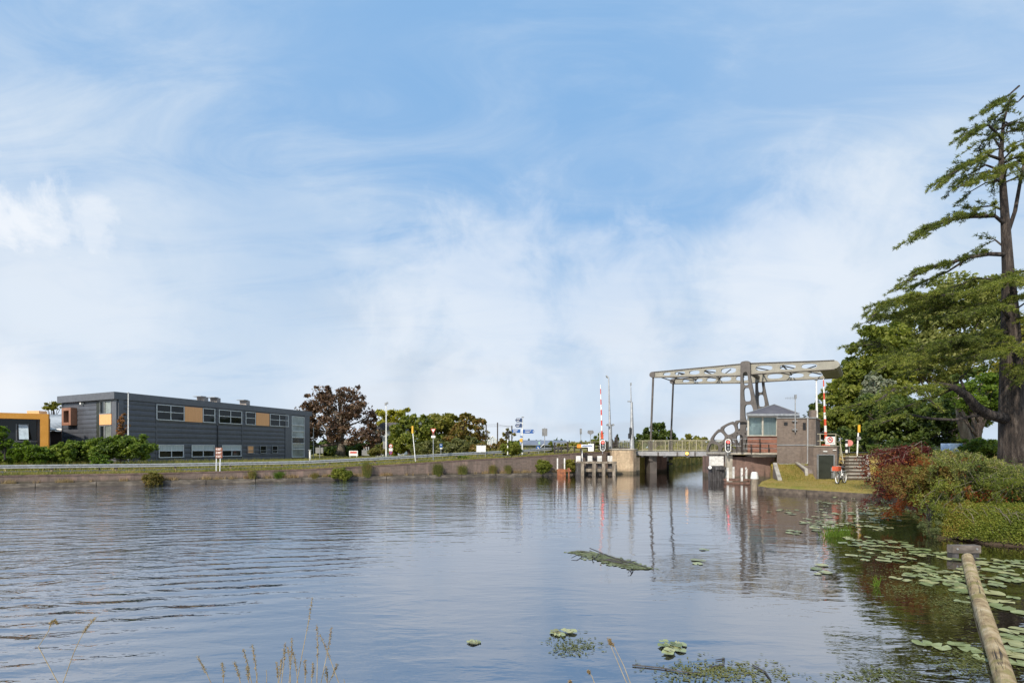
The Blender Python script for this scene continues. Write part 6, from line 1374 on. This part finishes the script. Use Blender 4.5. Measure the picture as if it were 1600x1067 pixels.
# boat signals
m_wring = m_white
def boatsignal(label, x, y0, y1, d, hw, ph):
    t = thing('boat_signal', label, 'traffic light', (P(x, 0, d).x, d, px2z(y1, d))); zc = px2z((y0 + y1) / 2, d); H = (y1 - y0) / F * d; w_ = hw / F * d; X = P(x, 0, d).x
    def cap(w, h, y, th):
        r = w; pts = []
        for k in range(9): a = math.pi * k / 8; pts.append(Vector((X + r * math.cos(a), y, zc + h / 2 - r + r * math.sin(a))))
        for k in range(9): a = math.pi + math.pi * k / 8; pts.append(Vector((X + r * math.cos(a), y, zc - h / 2 + r + r * math.sin(a))))
        return MB().prism(pts, (0, th, 0))
    bd = part('white_board', cap(w_, H, d, .03), m_white, t); part('black_panel', cap(w_ * .78, H * .86, d - .012, .011), m_black, bd)
    for k, (yy, mt) in enumerate(((.24, m_redlight), (.5, m_grey), (.76, m_grey))): part('lamp', MB().disc((X, d - .013, zc + H / 2 - H * yy), (0, -1, 0), w_ * .42, .03, 16), mt, t)
    if ph: part('bracket', MB().tube([(X, d + .05, zc - H * .3), (X, d + .05, zc - H / 2 - .25), (X + .1, d + .4, zc - H / 2 - .3)], .03, 6), m_grey, t)
    return t
boatsignal('boat traffic light with red lamp hung on the left quay fence', 941.8, 686.8, 704.8, 47.5, 4.2, 1); boatsignal('boat traffic light with red lamp beside the right wheel sector', 1137.6, 685.5, 706.3, 38.3, 4.6, 1)
# fence behind left quay
d = 49.2; t = thing('quay_fence', 'dark post fence with pale horizontal rails left of the bridge', 'fence', P(925, 704, 48.5)); m = MB(); xs = [(866.5, 691), (887, 690), (907.5, 690), (928.5, 690), (946, 688), (956.5, 686), (961.5, 683)]
def fq(x, y): s = s_at_px(x, 1.0); q = wp(s, 1.0); return P(x, y, q.y), q.y
for x, y in xs:
    q, dd = fq(x, y); b = Vector((q.x, q.y, zleft(q.x, q.y) - .05)); part('post', MB().box((q + b) / 2, (.15, .12, q.z - b.z)), m_darkpost, t)
for x in (872, 877, 897.5, 918, 936, 951):
    q, dd = fq(x, 697); b = Vector((q.x, q.y, zleft(q.x, q.y) - .05)); part('short_post', MB().box((q + b) / 2, (.13, .12, q.z - b.z)), m_darkpost, t)
for y0, y1 in ((692, 689), (698, 696), (703, 702)): m.tube([fq(866, y0)[0], fq(962, y1)[0]], .028, 6)
part('rail', m, m_railb, t)
t = thing('wooden_gate', 'dark slanted timber railing beside the lamp mast', 'gate', P(967, 704, 49)); m = MB(); d = 49.0
for a, b_ in (((958, 700), (963.5, 680)), ((963.5, 681), (965, 703)), ((957.5, 688), (957.5, 704)), ((960, 688), (964, 688)), ((959, 696), (964, 696)), ((950, 690), (950, 704)), ((947.5, 690), (947.5, 704))): m.tube([P(*a, d), P(*b_, d)], .07, 5)
part('rails', m, m_darkpost, t); m = MB().box(P(974, 702, d), (1.1, .4, .35)); part('beam', m, m_darkpost, t)
t = thing('approach_railing', 'thin railing on the approach beyond the lamp masts', 'railing', P(975, 705, 50)); railing('railing', P(961, 705.5, 50.8), P(987, 705.5, 50.2), 1.0, t, m_grey, 4, 22, (.1, .97), pr=.02, br_=.01)
# name sign of the bridge
d = 46.9; t = thing('name_sign', 'white bridge name board in an upside down L shape above the quay', 'sign', P(922, 706, d)); m = MB(); plate(m, 908.2, 694.2, 927.6, 698.7, d, .05); plate(m, 919, 693, 927.6, 704.8, d + .03, .05); bd = part('panel', m, m_white, t)
m = MB(); rr_ = random.Random(3); x = 909.6
while x < 925: w_ = rr_.uniform(.5, .9); plate(m, x, 695.6 if rr_.random() > .3 else 695.0, x + w_, 697.3, d - .04, .01); x += w_ + .35
part('lettering', m, m_blue, bd); c = P(905, 696.7, d - .05); m = MB().prism([c + Vector((-.2, 0, -.16)), c + Vector((.17, 0, -.16)), c + Vector((.17, 0, .16)), c + Vector((-.2, 0, .16))], (0, .05, 0)); part('orange_plate', m, surf('orange_sign', (.8, .25, .03), bump=0), t)
part('post', MB().box(P(907.4, 698.5, d + .03), (.12, .1, .9)), m_darkpost, t)
# white boards & timber fender left
t = thing('timber_fender', 'dark timber mooring fender with four white boards beside the stone abutment', 'fender', P(928, 741, 46.6)); d = 46.8; d2 = 46.4
for x in (903.5, 921.8, 936.8, 953): 
    m = MB(); plate(m, x - 3.6, 712, x + 3.5, 722, d + .0, .14); b_ = part('white_board', m, m_whitewood, t); m = MB(); a = P(x, 722, d); m.box((a.x, d, (a.z - .8) / 2 - .0), (.36, .22, a.z + .8)); part('pile', m, m_dtimber, t)
m = MB(); m.box((P(903.5, 0, d2).x, d2 + .1, .3), (.45, .5, 1.6)); part('pile', m, m_dtimber, t)
for y, h in ((722.3, .18), (734.3, .28)): m = MB(); a, c = P(902, y, d2 - .15), P(962.5, y, d2 + .3); m.box((a + c) / 2, ((c - a).length, .2, h)); part('beam', m, m_timber, t)
for x in (910, 928, 943, 959): m = MB(); a = P(x, 724, d2 - .3); m.box((a.x, a.y, (a.z - .8) / 2), (.26, .26, a.z + .8)); part('post', m, m_timber, t)
t = thing('mooring_platform', 'rusty steel mooring box with two white posts by the left fender', 'mooring', P(880, 741, 46)); d = 45.4
m = MB(); plate(m, 870.5, 732.5, 883.5, 744, d, .35); part('steel_box', m, m_rust, t); m = MB(); plate(m, 884, 734, 892, 736.5, d + .2, .5); m.prism([P(886, 734, d), P(891, 734, d), P(890, 731, d), P(887, 731, d)], (0, .3, 0)); m.tube([P(889, 736, d), P(889, 745, d)], .06, 6); part('bollard', m, m_rust, t)
for x in (871, 882): m = MB(); m.box(P(x, 724.5, d), (.11, .11, 1.0)); part('white_post', m, m_whitewood, t)
single('white_post', 'thin white post behind the left end of the timber fender', 'post', MB().box(P(909.5, 720, 47.1), (.10, .1, 1.9)), m_whitewood, P(909.5, 736, 47.1))
def fender(label, x0, x1, yt, ym, yb, d, depth):
    t = thing('timber_fender', label, 'fender', P((x0 + x1) / 2, yb, d)); m = MB(); plate(m, x0 + 1, yt, x1 - 1, ym, d + .3, .15); part('white_board', m, m_whitewood, t)
    n = 6
    for k in range(n):
        x = x0 + (x1 - x0) * (k + .5) / n; a = P(x, ym, d + depth * k / n); part('pile', MB().box((a.x, a.y, (a.z - .8) / 2 + random.uniform(-.04, .04)), ((x1 - x0) / n / F * d * .86, .3, a.z + .8)), m_dtimber, t)
    a, c = P(x0, ym + 4, d - .2), P(x1, ym + 4, d + depth - .2); part('beam', MB().box((a + c) / 2, ((c - a).length, .12, .2)), m_dtimber, t)
fender('dark timber fender with white board under the left end of the lifting span', 1024, 1045, 713, 720.5, 736.5, 52.4, 1.2); fender('dark timber fender with pale board in the water left of the brick abutment', 1107.5, 1131, 712.5, 727.5, 751.5, 38.6, .5)
part('lamp', MB().disc(P(1109, 730, 38.2), N_, .12, .08, 12), m_white, [o for o in COL.objects if o.name.startswith('timber_fender')][-1])
# right mooring platform with four posts
t = thing('mooring_platform', 'brown steel mooring platform with four white posts before the brick abutment', 'mooring', P(1152, 755, 36)); d = 36.0
m = MB(); plate(m, 1131, 748, 1172, 751, d, .3); plate(m, 1133, 753, 1171, 756, d - .2, .2); plate(m, 1133, 747, 1168, 748.6, d + 1.0, .2); plate(m, 1132, 751, 1134, 762, d, .2); plate(m, 1169, 751, 1171, 762, d, .2); part('steel_frame', m, m_rustw, t)
for x, y0, y1, dd in ((1137, 730.5, 751, 35.8), (1146, 729, 747, 36.9), (1159, 731, 751.5, 35.8), (1166, 730, 748, 36.9)): m = MB(); a, c = P(x, y0, dd), P(x, y1, dd); m.box((a + c) / 2, (.11, .11, a.z - c.z)); part('white_post', m, m_whitewood, t)
m = MB().tube([P(1159, 744, 35.7), P(1168, 730, 36)], .02, 5); part('brace', m, m_rustw, t)
t = thing('mooring_pile', 'thick grey timber pile with a white painted top at the lawn corner', 'mooring pile', P(1178.5, 766, 29.8)); d = 29.7; X = P(1178.8, 0, d).x; z1 = px2z(748, d); z2 = px2z(737, d); rr_ = .20
part('timber', MB().tube([(X, d, -.8), (X, d, z1)], rr_ * .95, 12), m_timber, t); part('white_top', MB().tube([(X, d, z1), (X, d, z1 + .03), (X, d, z2 - .05), (X, d, z2)], [rr_ * 1.05, rr_ * 1.12, rr_ * .86, rr_ * .6], 12), m_whitewood, t)
# ---------------- right side furniture ----------------
t = thing('raised_barrier', 'raised red and white barrier boom behind the control house', 'barrier', (P(1290.5, 0, 38.6).x, 38.6, 1.9)); part('boom', MB().tube([P(1290.5, 690, 38.6), P(1288.8, 650, 38.6), P(1286.6, 592, 38.6)], [.10, .08, .035], 8), stripes('red_white_bands_wide', (.78, .77, .75), (.62, .08, .03), .98, phase=.2), t); part('drive_box', MB().box((P(1290.5, 0, 38.6).x, 38.6, 2.3), (.4, .4, .9)), m_redor, t)
t, b, tp_ = pole('street_lamp', 'white street lamp with a flat round head behind the control house', 'street lamp', 1277.3, 42, 594, .12, m_white, .05, x2=1275.5, zb=1.9); part('lamp_head', MB().disc(tp_, UPV, .17, .06, 16) if False else MB().tube([tp_ - UPV * .02, tp_ + UPV * .05, tp_ + UPV * .12], [.06, .19, .10], 14), m_grey, t); 
t = thing('prohibition_sign', 'white square sign with a red ring hung on the annex railing', 'sign', P(1297, 695, 35.2)); m = MB(); plate(m, 1289.8, 682, 1304.8, 694.8, 35.2, .03); bd = part('panel', m, m_white, t)
c = P(1297.3, 686.8, 35.18); part('red_ring', MB().ring(c, N_, .14, .19, .015, 28), m_red, bd); part('symbol', MB().box(c + N_ * .005, (.15, .01, .09)), m_black, bd); dgn = Vector((1, 0, -1)).normalized(); part('diagonal_bar', MB().box(c + N_ * .018, (.30, .008, .035), (dgn, Vector((0, 1, 0)), Vector((1, 0, 1)).normalized())), m_red, bd)
m = MB(); plate(m, 1291.5, 691.7, 1303, 692.3, 35.18, .008); part('lettering', m, m_grey, bd)
t, b, tp_ = pole('striped_post', 'black and white banded post at the top of the steps', 'post', 1322.7, 40, 686, .09, stripes('post_bands', (.02, .02, .02), (.75, .75, .73), .48), zb=1.85); part('cap', MB().disc(tp_, UPV, .095, .03, 10) if False else MB().box(tp_, (.2, .2, .04)), m_black, t)
t, b, tp_ = pole('round_sign', 'faded pink round sign edge on right of the banded post', 'sign', 1327, 40.6, 687, .03, m_galv, zb=1.85); part('disc', MB().disc(P(1326.8, 692, 40.5), Vector((-.6, -.8, 0)), .26, .03, 18), surf('faded_red', (.55, .2, .17), bump=0), t)
t, b, tp_ = pole('sign_pole', 'white pole with a narrow yellow sign on top beside the dark trees', 'sign', 1339, 37.5, 676, .05, m_white, x2=1341, zb=1.8); m = MB().box(P(1342.3, 669.5, 37.5), (.16, .05, .55)); part('yellow_panel', m, m_yellow, t); part('small_sign', MB().disc(P(1342, 684.5, 37.4), Vector((-.5, -.86, 0)), .14, .02, 14), m_signback, t)
# white parked car glimpsed behind hedge
t = thing('parked_car', 'white parked car mostly hidden behind the shrubs left of the cedar trunk', 'car', P(1500, 706, 40)); c = P(1500, 698, 40); X = c.x
pr = [(-2.0, .35), (-2.0, .8), (-1.5, .92), (-.9, 1.42), (.7, 1.45), (1.4, .98), (2.05, .88), (2.1, .35)]
body = part('body', MB().prism([(X + a, 40, 1.85 + z) for a, z in pr], (0, 1.7, 0)), m_white, t); part('window', MB().prism([(X + a, 39.98, 1.85 + z) for a, z in [(-1.3, .95), (-.85, 1.35), (.62, 1.37), (1.1, .98)]], (0, .015, 0)), m_glass, t)
for a in (-1.3, 1.3): part('wheel', MB().disc((X + a, 39.95, 2.18), (0, 1, 0), .32, .2, 18), m_black, t)
t = thing('garden_table', 'pale blue covered garden table glimpsed over the juniper', 'table', P(1488, 708, 27)); part('cover', MB().box(P(1487, 700, 27), (.8, .6, .5), None, .08), surf('pale_blue_cover', (.3, .42, .6), bump=0), t)
part('leg', MB().tube([P(1478, 706, 27), P(1478, 716, 27)], .03, 5), m_grey, t)

# ---------------- bicycle ----------------
bk = thing('bicycle', 'white city bicycle with an orange front crate parked on the lawn by the steps', 'bicycle', (P(1316, 0, 31).x, 31, zright(P(1316, 0, 31).x, 31)))
o_ = bk.location.copy(); fr = P(1308.5, 0, 30.5); re = P(1323, 0, 31.4); wy = Vector((re.x - fr.x, re.y - fr.y, 0)).normalized(); sdv = Vector((-wy.y, wy.x, 0)); Rw = .35
g0_ = o_.z; f0 = Vector((fr.x, fr.y, g0_ + Rw)); r0 = f0 + wy * 1.08; r0.z = g0_ + Rw
steer = (wy * .75 + sdv * .6).normalized()
def wheel(c, axis):
    w = part('wheel', MB().ring(c - axis * .02, axis, Rw - .05, Rw, .045, 30), m_black, bk); part('rim', MB().ring(c - axis * .024, axis, Rw - .075, Rw - .045, .05, 30), m_white, w)
    m = MB(); x = Vector((0, 0, 1)).cross(axis).normalized()
    for k in range(14): a = 2 * math.pi * k / 14; m.tube([c, c + (x * math.cos(a) + UPV * math.sin(a)) * (Rw - .06)], .004, 3, False)
    part('spokes', m, m_galv, w)
fa = Vector((0, 0, 1)).cross(steer); wheel(f0, fa); wheel(r0, sdv)
def bpnt(a, z): return f0 + wy * a + UPV * (z - Rw)
m = MB(); m.tube([bpnt(.16, .80), bpnt(.50, .30)], .028, 6); m.tube([bpnt(.50, .30), bpnt(.66, .86)], .022, 6); m.tube([bpnt(.50, .30), r0], .014, 6); m.tube([bpnt(.64, .72), r0], .014, 6); m.tube([bpnt(.15, .86), bpnt(.55, .52)], .022, 6)
m.tube([f0, bpnt(.10, .72), bpnt(.17, .98)], .018, 6); part('frame', m, m_white, bk)
m = MB().tube([bpnt(.26, 1.02) + sdv * .28, bpnt(.14, 1.06) + sdv * .1, bpnt(.14, 1.06) - sdv * .1, bpnt(.26, 1.02) - sdv * .28], .014, 6); part('handlebar', m, m_galv, bk)
m = MB(); m.prism([bpnt(.56, .90) + sdv * .03, bpnt(.56, .90) - sdv * .03, bpnt(.80, .92) - sdv * .1, bpnt(.80, .92) + sdv * .1], (0, 0, .06)); part('saddle', m, m_black, bk)
m = MB().box(bpnt(-.12, .92), (.42, .34, .26), (wy, sdv, UPV)); part('front_crate', m, m_redor, bk)
m = MB().box(bpnt(.95, .74), (.5, .16, .03), (wy, sdv, UPV)); m.tube([r0 + sdv * .07, bpnt(.95, .74) + sdv * .07], .01, 4); m.tube([r0 - sdv * .07, bpnt(.95, .74) - sdv * .07], .01, 4); part('luggage_rack', m, m_galv, bk)
m = MB(); 
for k in range(10):
    a0, a1 = R(20 + 14 * k), R(20 + 14 * (k + 1)); p0, p1 = [r0 + wy * (-math.cos(a) * -1 * (Rw + .03)) + UPV * math.sin(a) * (Rw + .03) for a in (a0, a1)]; m.quad(p0 + sdv * .03, p1 + sdv * .03, p1 - sdv * .03, p0 - sdv * .03)
part('mudguard', m, m_white, bk); m = MB().disc(bpnt(.5, .3) - sdv * .03, sdv, .09, .06, 14); m.tube([bpnt(.5, .3), bpnt(.52, .13)], .012, 4); m.box(bpnt(.52, .12) - sdv * .08, (.09, .1, .02), (wy, sdv, UPV)); part('crankset', m, m_black, bk)
part('kickstand', MB().tube([r0 - sdv * .02, Vector((r0.x - .1, r0.y - .1, g0_)) - sdv * .1], .01, 4), m_black, bk)
